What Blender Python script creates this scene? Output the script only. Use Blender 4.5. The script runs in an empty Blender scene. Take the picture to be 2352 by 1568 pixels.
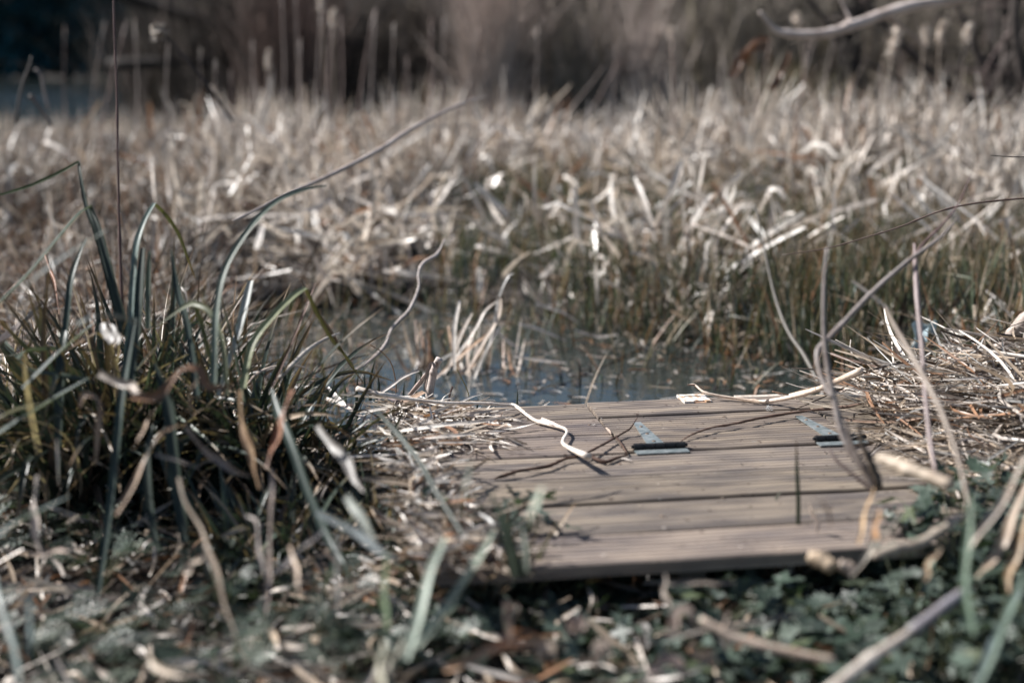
import bpy, math, random
import numpy as np
R = math.radians
rng = np.random.default_rng(11)
random.seed(5)
scene = bpy.context.scene
COL = scene.collection

# ------------------------------------------------------------------ camera
F = 1328.0 * 2352 / 1024            # focal length in units of the 2352-wide frame
PITCH = math.atan(279 / 1328)
CAM = np.array([0, 0, .8])
cam_d = bpy.data.cameras.new('camera')
cam = bpy.data.objects.new('camera', cam_d); COL.objects.link(cam)
cam.location = CAM
cam.rotation_euler = (math.pi / 2 - PITCH, 0, 0)
cam_d.sensor_width = 36
cam_d.lens = 36 * 1328 / 1024
cam_d.clip_start = .05; cam_d.clip_end = 1000
cam_d.dof.use_dof = True
cam_d.dof.focus_distance = 3.16
cam_d.dof.aperture_fstop = 1.4
scene.camera = cam

# ------------------------------------------------------------------ sun and sky
SUN_AZ = (-.92, .30)                # towards the sun, on the ground plan: left and beyond
SUN_EL = 43
w = bpy.data.worlds.new('World'); scene.world = w; w.use_nodes = True
nt = w.node_tree; bg = nt.nodes['Background']
sky = nt.nodes.new('ShaderNodeTexSky'); sky.sky_type = 'NISHITA'; sky.sun_disc = False
sky.sun_elevation = R(SUN_EL); sky.sun_rotation = math.atan2(SUN_AZ[0], SUN_AZ[1])
nt.links.new(sky.outputs[0], bg.inputs[0]); bg.inputs[1].default_value = .05
sd = bpy.data.lights.new('sun', 'SUN'); sun = bpy.data.objects.new('sun', sd); COL.objects.link(sun)
sd.energy = 5.0; sd.angle = R(.53); sd.color = (1, .975, .945)
from mathutils import Vector
_n = math.hypot(*SUN_AZ); _c = math.cos(R(SUN_EL))
SUNV = Vector((SUN_AZ[0] / _n * _c, SUN_AZ[1] / _n * _c, math.sin(R(SUN_EL))))
sun.rotation_euler = SUNV.to_track_quat('Z', 'Y').to_euler()
scene.view_settings.view_transform = 'Standard'; scene.view_settings.look = 'None'
scene.view_settings.exposure = .88; scene.view_settings.gamma = 1
scene.cycles.max_bounces = 6; scene.cycles.transparent_max_bounces = 8
scene.cycles.transmission_bounces = 4; scene.cycles.diffuse_bounces = 2; scene.cycles.glossy_bounces = 3
scene.cycles.use_denoising = True
scene.cycles.sample_clamp_indirect = 6

# ------------------------------------------------------------------ picture <-> place
fw = np.array([0, math.cos(PITCH), -math.sin(PITCH)]); up = np.array([0, math.sin(PITCH), math.cos(PITCH)])
rt = np.array([1., 0, 0])
def ray(u, v): return fw + (u - 1176) / F * rt - (v - 784) / F * up
def Q(u, v, k): return CAM + ray(u, v) * k                 # the place seen at u,v, k metres deep
def P(u, v, z=0.):                                        # the place seen at u,v, at height z
    d = ray(u, v); return CAM + d * ((z - CAM[2]) / d[2])
def proj(X, Y, Z):
    dx, dy, dz = X, Y, Z - CAM[2]
    k = dy * fw[1] + dz * fw[2]
    k = np.maximum(k, .05)
    return 1176 + F * dx / k, 784 - F * (dy * up[1] + dz * up[2]) / k, k
A_ = math.atan(213 / 1357)
DV = np.array([-math.sin(A_), math.cos(A_), 0]); BV = np.array([math.cos(A_), math.sin(A_), 0])
def deck(t, s, z=0.): return BV * t + DV * s + np.array([0, 0, z])

# ------------------------------------------------------------------ noise for the terrain
def vnoise(x, y, f, seed=0):
    x = x * f; y = y * f
    xi = np.floor(x); yi = np.floor(y); fx = x - xi; fy = y - yi
    def h(a, b):
        n = np.sin(a * 127.1 + b * 311.7 + seed * 74.7) * 43758.5453
        return n - np.floor(n)
    fx = fx * fx * (3 - 2 * fx); fy = fy * fy * (3 - 2 * fy)
    return (h(xi, yi) * (1 - fx) + h(xi + 1, yi) * fx) * (1 - fy) + (h(xi, yi + 1) * (1 - fx) + h(xi + 1, yi + 1) * fx) * fy
def sstep(a, b, x):
    t = np.clip((x - a) / (b - a), 0, 1); return t * t * (3 - 2 * t)

POND = np.array([(-.30, 2.95), (-.62, 3.25), (-.80, 3.8), (-1.02, 4.6), (-1.12, 5.15), (-.9, 5.5), (-.45, 5.65), (.1, 5.35), (.55, 4.95),
                 (1.0, 4.55), (1.45, 4.15), (1.6, 3.6), (1.55, 3.35), (1.95, 3.0), (1.9, 2.75), (.95, 2.5), (.1, 2.4), (-.12, 2.6)])
def sdf(x, y, poly):
    d = np.full(np.shape(x), 1e9); inside = np.zeros(np.shape(x), bool)
    n = len(poly)
    for i in range(n):
        ax, ay = poly[i]; bx, by = poly[(i + 1) % n]
        ex, ey = bx - ax, by - ay
        t = np.clip(((x - ax) * ex + (y - ay) * ey) / (ex * ex + ey * ey), 0, 1)
        d = np.minimum(d, np.hypot(x - ax - t * ex, y - ay - t * ey))
        c = ((ay > y) != (by > y)) & (x < (bx - ax) * (y - ay) / (by - ay + 1e-12) + ax)
        inside ^= c
    return np.where(inside, -d, d)
WATER = -.22
def ground(x, y):
    x = np.asarray(x, float); y = np.asarray(y, float)
    land = -.13 + .05 * (vnoise(x, y, 3.1) - .5) + .03 * (vnoise(x, y, 9, 2) - .5)
    land = land + .06 * sstep(-.6, -1.2, x) * sstep(3.6, 2.2, y)
    far = -.2 + .27 * sstep(4.6, 8.5, y) + .10 * (vnoise(x, y, 1.1, 4) - .5) + .05 * (vnoise(x, y, 4, 5) - .5)
    land = np.where(y > 4.2, land + (far - land) * sstep(4.2, 5.6, y), land)
    d = sdf(x, y, POND)
    g = land + (-.48 - land) * sstep(.12, -.12, d)
    g = g + (-.9 - g) * sstep(11.2, 13.5, y)
    # the bank across the lake: near on the right, far on the left
    near_shore = 19 + 3 * vnoise(x, y * 0, .15, 7)
    hill = -.9 + 5.2 * sstep(0, 16, y - near_shore) * sstep(-9.0, -4.5, x - (y - 20) * -.10)
    g = np.where(y > 14, np.maximum(g, hill), g)
    hill2 = -.9 + 16 * sstep(88, 130, y)
    return np.where(y > 60, np.maximum(g, hill2), g)

# ------------------------------------------------------------------ object helpers
def tag(o, label=None, cat=None, group=None, kind=None):
    if label: o['label'] = label
    if cat: o['category'] = cat
    if group: o['group'] = group
    if kind: o['kind'] = kind
    return o
def empty(name, loc, label, cat, group=None):
    o = bpy.data.objects.new(name, None); COL.objects.link(o); o.location = loc
    o.empty_display_size = .05
    return tag(o, label, cat, group)
def link_mesh(name, V, faces, mat, parent=None, tint=None, smooth=False, origin=None):
    """V (n,3) world; faces: (m,4) or (m,3) array, or list of tuples."""
    V = np.asarray(V, float)
    if parent is not None:
        org = np.zeros(3); q = parent
        while q is not None: org = org + np.array(q.location); q = q.parent
    elif origin is not None: org = np.asarray(origin, float)
    else: org = np.zeros(3)
    me = bpy.data.meshes.new(name)
    if isinstance(faces, np.ndarray):
        m, c = faces.shape
        me.vertices.add(len(V)); me.vertices.foreach_set('co', (V - org).ravel())
        me.loops.add(m * c); me.loops.foreach_set('vertex_index', faces.ravel().astype(np.int32))
        me.polygons.add(m); me.polygons.foreach_set('loop_start', np.arange(0, m * c, c, dtype=np.int32))
        me.polygons.foreach_set('loop_total', np.full(m, c, dtype=np.int32))
        me.update(calc_edges=True)
    else:
        me.from_pydata([tuple(p) for p in (V - org)], [], faces); me.update()
    if smooth: me.polygons.foreach_set('use_smooth', np.ones(len(me.polygons), bool))
    if tint is not None:
        a = me.color_attributes.new('tint', 'FLOAT_COLOR', 'POINT')
        c4 = np.ones((len(V), 4)); c4[:, :3] = tint
        a.data.foreach_set('color', c4.ravel())
    me.materials.append(mat)
    o = bpy.data.objects.new(name, me); COL.objects.link(o)
    if parent is not None: o.parent = parent
    else: o.location = org
    return o

# ------------------------------------------------------------------ materials
def new_mat(name):
    m = bpy.data.materials.new(name); m.use_nodes = True
    return m, m.node_tree, m.node_tree.nodes['Principled BSDF']
def N(nt, t, **kw):
    n = nt.nodes.new(t)
    for k, v in kw.items(): setattr(n, k, v)
    return n
def plant_mat(name, rough=.55, trans=.25, spots=.25, scale=60, spec=.4, transtint=(1, .93, .84)):
    m, nt, b = new_mat(name)
    at = N(nt, 'ShaderNodeAttribute', attribute_name='tint')
    tc = N(nt, 'ShaderNodeTexCoord')
    no = N(nt, 'ShaderNodeTexNoise'); no.inputs['Scale'].default_value = scale; no.inputs['Detail'].default_value = 3
    nt.links.new(tc.outputs['Object'], no.inputs['Vector'])
    mr = N(nt, 'ShaderNodeMapRange'); mr.inputs['From Min'].default_value = .3; mr.inputs['From Max'].default_value = .7
    mr.inputs['To Min'].default_value = 1 - spots; mr.inputs['To Max'].default_value = 1 + spots * .5
    nt.links.new(no.outputs['Fac'], mr.inputs['Value'])
    mx = N(nt, 'ShaderNodeMix', data_type='RGBA', blend_type='MULTIPLY'); mx.inputs[0].default_value = 1
    nt.links.new(at.outputs['Color'], mx.inputs[6]); nt.links.new(mr.outputs[0], mx.inputs[7])
    nt.links.new(mx.outputs[2], b.inputs['Base Color'])
    b.inputs['Roughness'].default_value = rough; b.inputs['Specular IOR Level'].default_value = spec
    if trans:
        tr = N(nt, 'ShaderNodeBsdfTranslucent'); m2 = N(nt, 'ShaderNodeMix', data_type='RGBA', blend_type='MULTIPLY')
        m2.inputs[0].default_value = 1; m2.inputs[7].default_value = (*transtint, 1)
        nt.links.new(mx.outputs[2], m2.inputs[6]); nt.links.new(m2.outputs[2], tr.inputs['Color'])
        ms = N(nt, 'ShaderNodeMixShader'); ms.inputs[0].default_value = trans
        nt.links.new(b.outputs[0], ms.inputs[1]); nt.links.new(tr.outputs[0], ms.inputs[2])
        nt.links.new(ms.outputs[0], nt.nodes['Material Output'].inputs['Surface'])
    return m
M_STRAW = plant_mat('dry_straw', .36, .22, .45, 38, .6)
M_GREEN = plant_mat('green_blade', .42, .16, .3, 30, .45, (1, 1.05, .6))
M_LEAF = plant_mat('leaf_green', .46, .18, .4, 90, .5, (1, 1.2, .5))
M_BARK = plant_mat('bark', .8, 0, .5, 40, .25)
def stem_mat():
    m, nt, b = new_mat('dry_stem')
    at = N(nt, 'ShaderNodeAttribute', attribute_name='tint')
    tc = N(nt, 'ShaderNodeTexCoord')
    no = N(nt, 'ShaderNodeTexNoise'); no.inputs['Scale'].default_value = 130; no.inputs['Detail'].default_value = 5
    no2 = N(nt, 'ShaderNodeTexNoise'); no2.inputs['Scale'].default_value = 18
    for x in (no, no2): nt.links.new(tc.outputs['Object'], x.inputs['Vector'])
    cr = N(nt, 'ShaderNodeValToRGB'); cr.color_ramp.elements[0].position = .33; cr.color_ramp.elements[0].color = (.45, .36, .30, 1)
    cr.color_ramp.elements[1].position = .6; cr.color_ramp.elements[1].color = (1.05, 1.03, 1, 1)
    ad = N(nt, 'ShaderNodeMath', operation='MULTIPLY_ADD'); ad.inputs[1].default_value = .5
    h = N(nt, 'ShaderNodeMath', operation='MULTIPLY'); h.inputs[1].default_value = .5
    nt.links.new(no2.outputs['Fac'], h.inputs[0]); nt.links.new(no.outputs['Fac'], ad.inputs[0]); nt.links.new(h.outputs[0], ad.inputs[2])
    nt.links.new(ad.outputs[0], cr.inputs[0])
    mx = N(nt, 'ShaderNodeMix', data_type='RGBA', blend_type='MULTIPLY'); mx.inputs[0].default_value = .8
    nt.links.new(at.outputs['Color'], mx.inputs[6]); nt.links.new(cr.outputs[0], mx.inputs[7])
    nt.links.new(mx.outputs[2], b.inputs['Base Color']); b.inputs['Roughness'].default_value = .5
    bp = N(nt, 'ShaderNodeBump'); bp.inputs['Strength'].default_value = .4; bp.inputs['Distance'].default_value = .002
    nt.links.new(no.outputs['Fac'], bp.inputs['Height']); nt.links.new(bp.outputs[0], b.inputs['Normal'])
    return m
M_STEM = stem_mat()

def wood_mat():
    m, nt, b = new_mat('weathered_decking')
    tc = N(nt, 'ShaderNodeTexCoord'); mp = N(nt, 'ShaderNodeMapping')
    mp.inputs['Rotation'].default_value = (0, 0, -A_); nt.links.new(tc.outputs['Object'], mp.inputs[0])
    mp2 = N(nt, 'ShaderNodeMapping'); mp2.inputs['Scale'].default_value = (2.2, 60, 60); nt.links.new(mp.outputs[0], mp2.inputs[0])
    g = N(nt, 'ShaderNodeTexNoise'); g.inputs['Scale'].default_value = 1.6; g.inputs['Detail'].default_value = 7; g.inputs['Roughness'].default_value = .65
    nt.links.new(mp2.outputs[0], g.inputs[0])
    mp3 = N(nt, 'ShaderNodeMapping'); mp3.inputs['Scale'].default_value = (5, 22, 10); nt.links.new(mp.outputs[0], mp3.inputs[0])
    b2 = N(nt, 'ShaderNodeTexNoise'); b2.inputs['Scale'].default_value = 1; b2.inputs['Detail'].default_value = 4
    nt.links.new(mp3.outputs[0], b2.inputs[0])
    at = N(nt, 'ShaderNodeAttribute', attribute_name='tint')
    cr = N(nt, 'ShaderNodeValToRGB'); e = cr.color_ramp.elements
    e[0].position = .30; e[0].color = (.108, .090, .079, 1); e[1].position = .68; e[1].color = (.315, .272, .233, 1)
    x = e.new(.5); x.color = (.222, .188, .163, 1)
    nt.links.new(g.outputs['Fac'], cr.inputs[0])
    cr2 = N(nt, 'ShaderNodeValToRGB'); e = cr2.color_ramp.elements
    e[0].position = .36; e[0].color = (.58, .57, .60, 1); e[1].position = .64; e[1].color = (1.2, 1.14, 1.04, 1)
    nt.links.new(b2.outputs['Fac'], cr2.inputs[0])
    m1 = N(nt, 'ShaderNodeMix', data_type='RGBA', blend_type='MULTIPLY'); m1.inputs[0].default_value = 1
    nt.links.new(cr.outputs[0], m1.inputs[6]); nt.links.new(cr2.outputs[0], m1.inputs[7])
    m2 = N(nt, 'ShaderNodeMix', data_type='RGBA', blend_type='MULTIPLY'); m2.inputs[0].default_value = 1
    nt.links.new(m1.outputs[2], m2.inputs[6]); nt.links.new(at.outputs['Color'], m2.inputs[7])
    # small dark stains and knots
    vo = N(nt, 'ShaderNodeTexNoise'); vo.inputs['Scale'].default_value = 55; vo.inputs['Detail'].default_value = 2
    nt.links.new(tc.outputs['Object'], vo.inputs[0])
    cr3 = N(nt, 'ShaderNodeValToRGB'); e = cr3.color_ramp.elements
    e[0].position = .27; e[0].color = (.35, .3, .28, 1); e[1].position = .34; e[1].color = (1, 1, 1, 1)
    nt.links.new(vo.outputs['Fac'], cr3.inputs[0])
    m3 = N(nt, 'ShaderNodeMix', data_type='RGBA', blend_type='MULTIPLY'); m3.inputs[0].default_value = 1
    nt.links.new(m2.outputs[2], m3.inputs[6]); nt.links.new(cr3.outputs[0], m3.inputs[7])
    nt.links.new(m3.outputs[2], b.inputs['Base Color']); b.inputs['Roughness'].default_value = .6
    b.inputs['Specular IOR Level'].default_value = .35
    bp = N(nt, 'ShaderNodeBump'); bp.inputs['Strength'].default_value = .5; bp.inputs['Distance'].default_value = .0015
    nt.links.new(g.outputs['Fac'], bp.inputs['Height']); nt.links.new(bp.outputs[0], b.inputs['Normal'])
    return m
M_WOOD = wood_mat()
def simple_mat(name, c1, c2, scale, rough=.6, metal=0., detail=4, bump=0., lo=.35, hi=.65):
    m, nt, b = new_mat(name)
    tc = N(nt, 'ShaderNodeTexCoord'); no = N(nt, 'ShaderNodeTexNoise'); no.inputs['Scale'].default_value = scale; no.inputs['Detail'].default_value = detail
    nt.links.new(tc.outputs['Object'], no.inputs[0])
    cr = N(nt, 'ShaderNodeValToRGB'); e = cr.color_ramp.elements
    e[0].position = lo; e[0].color = (*c1, 1); e[1].position = hi; e[1].color = (*c2, 1)
    nt.links.new(no.outputs['Fac'], cr.inputs[0]); nt.links.new(cr.outputs[0], b.inputs['Base Color'])
    b.inputs['Roughness'].default_value = rough; b.inputs['Metallic'].default_value = metal
    if bump:
        bp = N(nt, 'ShaderNodeBump'); bp.inputs['Strength'].default_value = bump; bp.inputs['Distance'].default_value = .02
        nt.links.new(no.outputs['Fac'], bp.inputs['Height']); nt.links.new(bp.outputs[0], b.inputs['Normal'])
    return m
M_GROUND = simple_mat('dark_peat', (.010, .008, .006), (.038, .028, .022), 9, .9, bump=.8, detail=8)
M_ZINC = simple_mat('weathered_zinc', (.15, .18, .185), (.28, .305, .31), 70, .5, .35)
M_BLACK = simple_mat('black_iron', (.010, .012, .014), (.03, .03, .03), 60, .45, .3)
M_WHITE = simple_mat('chipped_white_paint', (.42, .28, .18), (.62, .59, .55), 70, .55, lo=.42, hi=.50)
M_RUST = simple_mat('rusty_plate', (.20, .10, .06), (.45, .28, .18), 90, .8)
M_SCREW = simple_mat('rusty_screw', (.16, .10, .07), (.3, .22, .16), 100, .6, .5)
def water_mat():
    m, nt, b = new_mat('pond_water')
    tc = N(nt, 'ShaderNodeTexCoord'); no = N(nt, 'ShaderNodeTexNoise'); no.inputs['Scale'].default_value = 14; no.inputs['Detail'].default_value = 3
    nt.links.new(tc.outputs['Object'], no.inputs[0])
    b.inputs['Base Color'].default_value = (.022, .028, .027, 1); b.inputs['Roughness'].default_value = .03
    b.inputs['IOR'].default_value = 1.33; b.inputs['Specular IOR Level'].default_value = .8
    bp = N(nt, 'ShaderNodeBump'); bp.inputs['Strength'].default_value = .25; bp.inputs['Distance'].default_value = .006
    nt.links.new(no.outputs['Fac'], bp.inputs['Height'])
    n2 = N(nt, 'ShaderNodeTexNoise'); n2.inputs['Scale'].default_value = 1.7; n2.inputs['Detail'].default_value = 4; nt.links.new(tc.outputs['Object'], n2.inputs[0])
    sx = N(nt, 'ShaderNodeSeparateXYZ'); nt.links.new(tc.outputs['Object'], sx.inputs[0])
    mr = N(nt, 'ShaderNodeMapRange'); mr.inputs['From Min'].default_value = 14; mr.inputs['From Max'].default_value = 40; nt.links.new(sx.outputs[1], mr.inputs['Value'])
    mu = N(nt, 'ShaderNodeMath', operation='MULTIPLY'); nt.links.new(n2.outputs['Fac'], mu.inputs[0]); nt.links.new(mr.outputs[0], mu.inputs[1])
    b3 = N(nt, 'ShaderNodeBump'); b3.inputs['Strength'].default_value = 1; b3.inputs['Distance'].default_value = .16
    nt.links.new(mu.outputs[0], b3.inputs['Height']); nt.links.new(bp.outputs[0], b3.inputs['Normal']); nt.links.new(b3.outputs[0], b.inputs['Normal'])
    return m
M_WATER = water_mat()

# colours (linear albedo)
PALE = (.76, .69, .62); PINK = (.53, .465, .41); TAN = (.44, .35, .265); GREY = (.385, .37, .35)
RUST = (.30, .165, .095); DARK = (.085, .062, .047); MUD = (.032, .026, .021)
GRN = (.062, .080, .058); OLIVE = (.15, .145, .085); BLUEG = (.058, .080, .078); PGRN = (.24, .27, .21)
def pal(n, cols, wts, jit=.16):
    cols = np.array(cols); wts = np.array(wts, float); wts /= wts.sum()
    c = cols[rng.choice(len(cols), n, p=wts)]
    return c * (1 + jit * rng.standard_normal((n, 1))).clip(.5, 1.5)

# ------------------------------------------------------------------ blades
def blades(P0, az, tilt, bend, L, W, K=6, fold=.25, twist=None, kpos=None, kink=None, azw=None, taper=None, floor=None, azk=None):
    n = len(P0); one = np.ones(n)
    az, tilt, bend, L, W = [np.asarray(a, float) * one for a in (az, tilt, bend, L, W)]
    twist = (0 if twist is None else twist) * one; kpos = (2 if kpos is None else kpos) * one
    kink = (0 if kink is None else kink) * one; azw = (0 if azw is None else azw) * one; taper = (1 if taper is None else taper) * one
    ts = np.linspace(0, 1, K + 1)[None, :]
    th = tilt[:, None] + bend[:, None] * ts + kink[:, None] * (ts > kpos[:, None])
    ph = az[:, None] + azw[:, None] * ts + (0 if azk is None else (azk * one)[:, None] * (ts > kpos[:, None]))
    d = np.stack([np.sin(th) * np.cos(ph), np.sin(th) * np.sin(ph), np.cos(th)], -1)
    seg = (d[:, :-1] + d[:, 1:]) * .5 * (L[:, None, None] / K)
    c = np.concatenate([np.zeros((n, 1, 3)), np.cumsum(seg, 1)], 1) + np.asarray(P0)[:, None, :]
    if floor is not None:
        fl = floor(c[..., 0], c[..., 1]); c[..., 2] = np.maximum(c[..., 2], fl + .002 + .006 * rng.random((n, 1)))
    side = np.stack([-np.sin(ph), np.cos(ph), np.zeros_like(ph)], -1)
    nn = np.cross(d, side); tw = (twist[:, None] * (.4 + ts))[..., None]
    s2 = side * np.cos(tw) + nn * np.sin(tw); n2 = np.cross(d, s2)
    prof = np.clip((1 - ts) * 2.2, 0, 1) ** .7
    ww = W[:, None] * (1 - taper[:, None] + taper[:, None] * prof) * np.clip(.6 + ts * 3, 0, 1) + 1e-4
    a = c - s2 * ww[..., None] * .5 + n2 * (ww * fold)[..., None]
    b = c; e = c + s2 * ww[..., None] * .5 + n2 * (ww * fold)[..., None]
    V = np.stack([a, b, e], 2).reshape(-1, 3)
    base = (np.arange(n) * (K + 1) * 3)[:, None, None]
    kk = (np.arange(K) * 3)[None, :, None]
    q0 = np.array([[0, 1, 4, 3], [1, 2, 5, 4]])[None, None]
    Fc = (base[..., None] + kk[..., None] + q0).reshape(-1, 4)
    return V, Fc
def blade_obj(name, args, tint, mat, parent=None, K=6, origin=None, tipc=None, **kw):
    V, Fc = blades(*args, K=K, **kw)
    T = np.repeat(tint, (K + 1) * 3, axis=0)
    if tipc is not None:        # tips of living leaves are dead and brown
        ts = np.tile(np.repeat(np.linspace(0, 1, K + 1), 3), len(tint))[:, None]
        T = T * (1 - sstep(.75, 1, ts)) + np.array(tipc) * sstep(.75, 1, ts)
    return link_mesh(name, V, Fc, mat, parent, T, smooth=True, origin=origin)

# smooth curve through points
def smooth_pts(pts, sub=5):
    pts = np.asarray(pts, float)
    if len(pts) < 3: 
        t = np.linspace(0, 1, sub * 2 + 1)[:, None]; return pts[0] * (1 - t) + pts[-1] * t
    e = np.vstack([2 * pts[0] - pts[1], pts, 2 * pts[-1] - pts[-2]]); out = []
    for i in range(1, len(e) - 2):
        p0, p1, p2, p3 = e[i - 1], e[i], e[i + 1], e[i + 2]
        for j in range(sub):
            t = j / sub
            out.append(.5 * ((2 * p1) + (-p0 + p2) * t + (2 * p0 - 5 * p1 + 4 * p2 - p3) * t * t + (-p0 + 3 * p1 - 3 * p2 + p3) * t ** 3))
    out.append(pts[-1]); return np.array(out)
def frames(c, hint):
    t = np.gradient(c, axis=0); t /= np.linalg.norm(t, axis=1)[:, None] + 1e-9
    n = np.asarray(hint, float); ns = []
    for ti in t:
        n = n - ti * (n @ ti)
        if np.linalg.norm(n) < 1e-4: n = np.cross(ti, [.3, .2, 1.])
        n = n / np.linalg.norm(n); ns.append(n.copy())
    ns = np.array(ns); return t, ns, np.cross(t, ns)
def tube_geo(pts, rad, seg=8, sub=5, rough=.0, flat=1., hint=(0, 0, 1), nodes=()):
    d = np.hstack([np.asarray(pts, float), np.atleast_2d(np.asarray(rad, float)).T if np.ndim(rad) else np.full((len(pts), 1), rad)])
    d = smooth_pts(d, sub); c, r = d[:, :3], np.abs(d[:, 3])
    t, n, b = frames(c, hint)
    an = np.linspace(0, 2 * math.pi, seg, endpoint=False)
    rr = r[:, None] * (1 + rough * rng.standard_normal((len(c), seg)))
    for nd in nodes:
        i = int(nd * (len(c) - 1)); rr[i] *= 1.35
    V = c[:, None] + n[:, None] * (np.sin(an) * rr * flat)[..., None] + b[:, None] * (np.cos(an) * rr)[..., None]
    V = V.reshape(-1, 3); K = len(c); fs = []
    for i in range(K - 1):
        for j in range(seg):
            k = (j + 1) % seg; fs.append((i * seg + j, i * seg + k, (i + 1) * seg + k, (i + 1) * seg + j))
    fs.append(tuple(range(seg))[::-1]); fs.append(tuple((K - 1) * seg + j for j in range(seg)))
    return V, fs
class MB:
    def __init__(s): s.V = []; s.F = []; s.T = []; s.n = 0
    def add(s, V, F, tint=(1, 1, 1)):
        s.V.append(np.asarray(V)); s.F += [tuple(int(i) + s.n for i in f) for f in F]
        t = np.asarray(tint, float); s.T.append(np.broadcast_to(t, (len(V), 3)).copy()); s.n += len(V)
    def tube(s, pts, rad, tint=(1, 1, 1), **kw): s.add(*tube_geo(pts, rad, **kw), tint)
    def ribbon(s, pts, wid, tint=(1, 1, 1), fold=.2, hint=(0, -1, .6), sub=5, twist=0., tip=None, wavy=0.):
        d = np.hstack([np.asarray(pts, float), np.atleast_2d(np.asarray(wid, float)).T if np.ndim(wid) else np.full((len(pts), 1), wid)])
        d = smooth_pts(d, sub); c, wd = d[:, :3], np.abs(d[:, 3])
        t, n, b = frames(c, hint); K = len(c)
        tw = (np.linspace(0, 1, K) * twist)[:, None]
        if wavy: tw = tw + wavy * np.sin(np.linspace(0, 9, K))[:, None]
        n, b = n * np.cos(tw) + b * np.sin(tw), b * np.cos(tw) - n * np.sin(tw)
        cols = []
        for f in (-1, -.5, 0, .5, 1):
            cols.append(c + b * (wd * .5 * f)[:, None] + n * (wd * fold * (abs(f) ** 1.3))[:, None])
        V = np.stack(cols, 1).reshape(-1, 3)
        fs = [(i * 5 + j, i * 5 + j + 1, (i + 1) * 5 + j + 1, (i + 1) * 5 + j) for i in range(K - 1) for j in range(4)]
        T = np.broadcast_to(np.asarray(tint, float), (len(V), 3)).copy()
        if tip is not None:
            a = np.repeat(sstep(.65, 1, np.linspace(0, 1, K)), 5)[:, None]; T = T * (1 - a) + np.array(tip) * a
        stripe = np.tile(np.array([1, .85, 1.15, .85, 1.]), K)[:, None]
        s.add(V, fs, T * stripe)
    def box(s, c, ex, ey, ez, tint=(1, 1, 1)):
        c, ex, ey, ez = [np.asarray(a, float) for a in (c, ex, ey, ez)]
        V = [c + ex * a + ey * b + ez * d for d in (-.5, .5) for b in (-.5, .5) for a in (-.5, .5)]
        s.add(V, [(0, 2, 3, 1), (4, 5, 7, 6), (0, 1, 5, 4), (2, 6, 7, 3), (0, 4, 6, 2), (1, 3, 7, 5)], tint)
    def build(s, name, mat, parent=None, smooth=False, origin=None):
        V = np.vstack(s.V); 
        if origin is None and parent is None: origin = V[np.argmin(V[:, 2])]
        return link_mesh(name, V, s.F, mat, parent, np.vstack(s.T), smooth, origin)

# ================================================================== GROUND AND WATER
xs = np.concatenate([-np.geomspace(150, 3.2, 45), np.arange(-3.1, 3.11, .07), np.geomspace(3.2, 150, 45)])
ys = np.concatenate([[-3], np.arange(-1, 7, .07), np.geomspace(7.1, 260, 110)])
GX, GY = np.meshgrid(xs, ys)
GZ = ground(GX, GY)
V = np.stack([GX, GY, GZ], -1).reshape(-1, 3)
nx = len(xs); i = np.arange((len(ys) - 1) * (nx - 1)); r_, c_ = i // (nx - 1), i % (nx - 1); b0 = r_ * nx + c_
tag(link_mesh('ground', V, np.stack([b0, b0 + 1, b0 + nx + 1, b0 + nx], 1), M_GROUND, smooth=True), kind='structure',
    label='dark peaty ground of the marsh and the banks round the water')
V = np.array([(-150, 1.2, WATER), (150, 1.2, WATER), (150, 240, WATER), (-150, 240, WATER)])
tag(link_mesh('water', V, np.array([[0, 1, 2, 3]]), M_WATER), kind='structure', label='still dark pond water reflecting pale blue sky')

# ================================================================== THE DECK
ROWS = [3.026, 2.888, 2.748, 2.602, 2.448, 2.293, 2.137, 1.996]     # far edge of each board row to its near edge
GAP = .011
deck_root = empty('wooden_boardwalk', deck(.9, 2.5, 0), 'weathered grooved timber decking with a hinged hatch at the edge of the water', 'boardwalk')
def board(t0, t1, s_far, s_near, tint, z=0., slope=0.):
    w_ = s_far - s_near - GAP; ng = 8; pitch = w_ / ng; th = .024
    prof = []       # (offset from near edge, height)
    prof += [(0, -th), (0, -.003), (.003, 0)]
    for g in range(1, ng):
        x = g * pitch
        prof += [(x - .003, 0), (x - .001, -.0016), (x + .001, -.0016), (x + .003, 0)]
    prof += [(w_ - .003, 0), (w_, -.003), (w_, -th)]
    n = len(prof); st = max(2, int((t1 - t0) / .1)); V = []
    warp = rng.normal(0, .0008, st + 1)
    for k in range(st + 1):
        t = t0 + (t1 - t0) * k / st
        for (o, h) in prof: V.append(deck(t, s_near + GAP / 2 + o, z + h + warp[k] + slope * (t - t0)))
    fs = []
    for k in range(st):
        for j in range(n - 1): fs.append((k * n + j, (k + 1) * n + j, (k + 1) * n + j + 1, k * n + j + 1))
        fs.append((k * n + n - 1, (k + 1) * n + n - 1, (k + 1) * n, k * n))
    fs.append(tuple(range(n))); fs.append(tuple(st * n + j for j in range(n))[::-1])
    # make the two end caps as fans would; ngons are planar here
    return V, fs
JA, JB, DL = .652, 1.171, .17
for r in range(7):
    spans = [(DL, JA - .003), (JA + .004, JB - .003), (JB + .004, 1.95)] if r < 3 else [(DL, 1.95)]
    for (t0, t1) in spans:
        c = np.array([1, 1, 1]) * rng.uniform(.88, 1.14) * np.array([1, rng.uniform(.98, 1.02), rng.uniform(.95, 1.03)])
        V, fs = board(t0, t1, ROWS[r], ROWS[r + 1], c, z=rng.normal(0, .0012) + (.002 if (t0 > .6 and t1 < 1.3) else 0))
        m = MB(); m.add(V, fs, c); m.build('deck_board', M_WOOD, deck_root)
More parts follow.
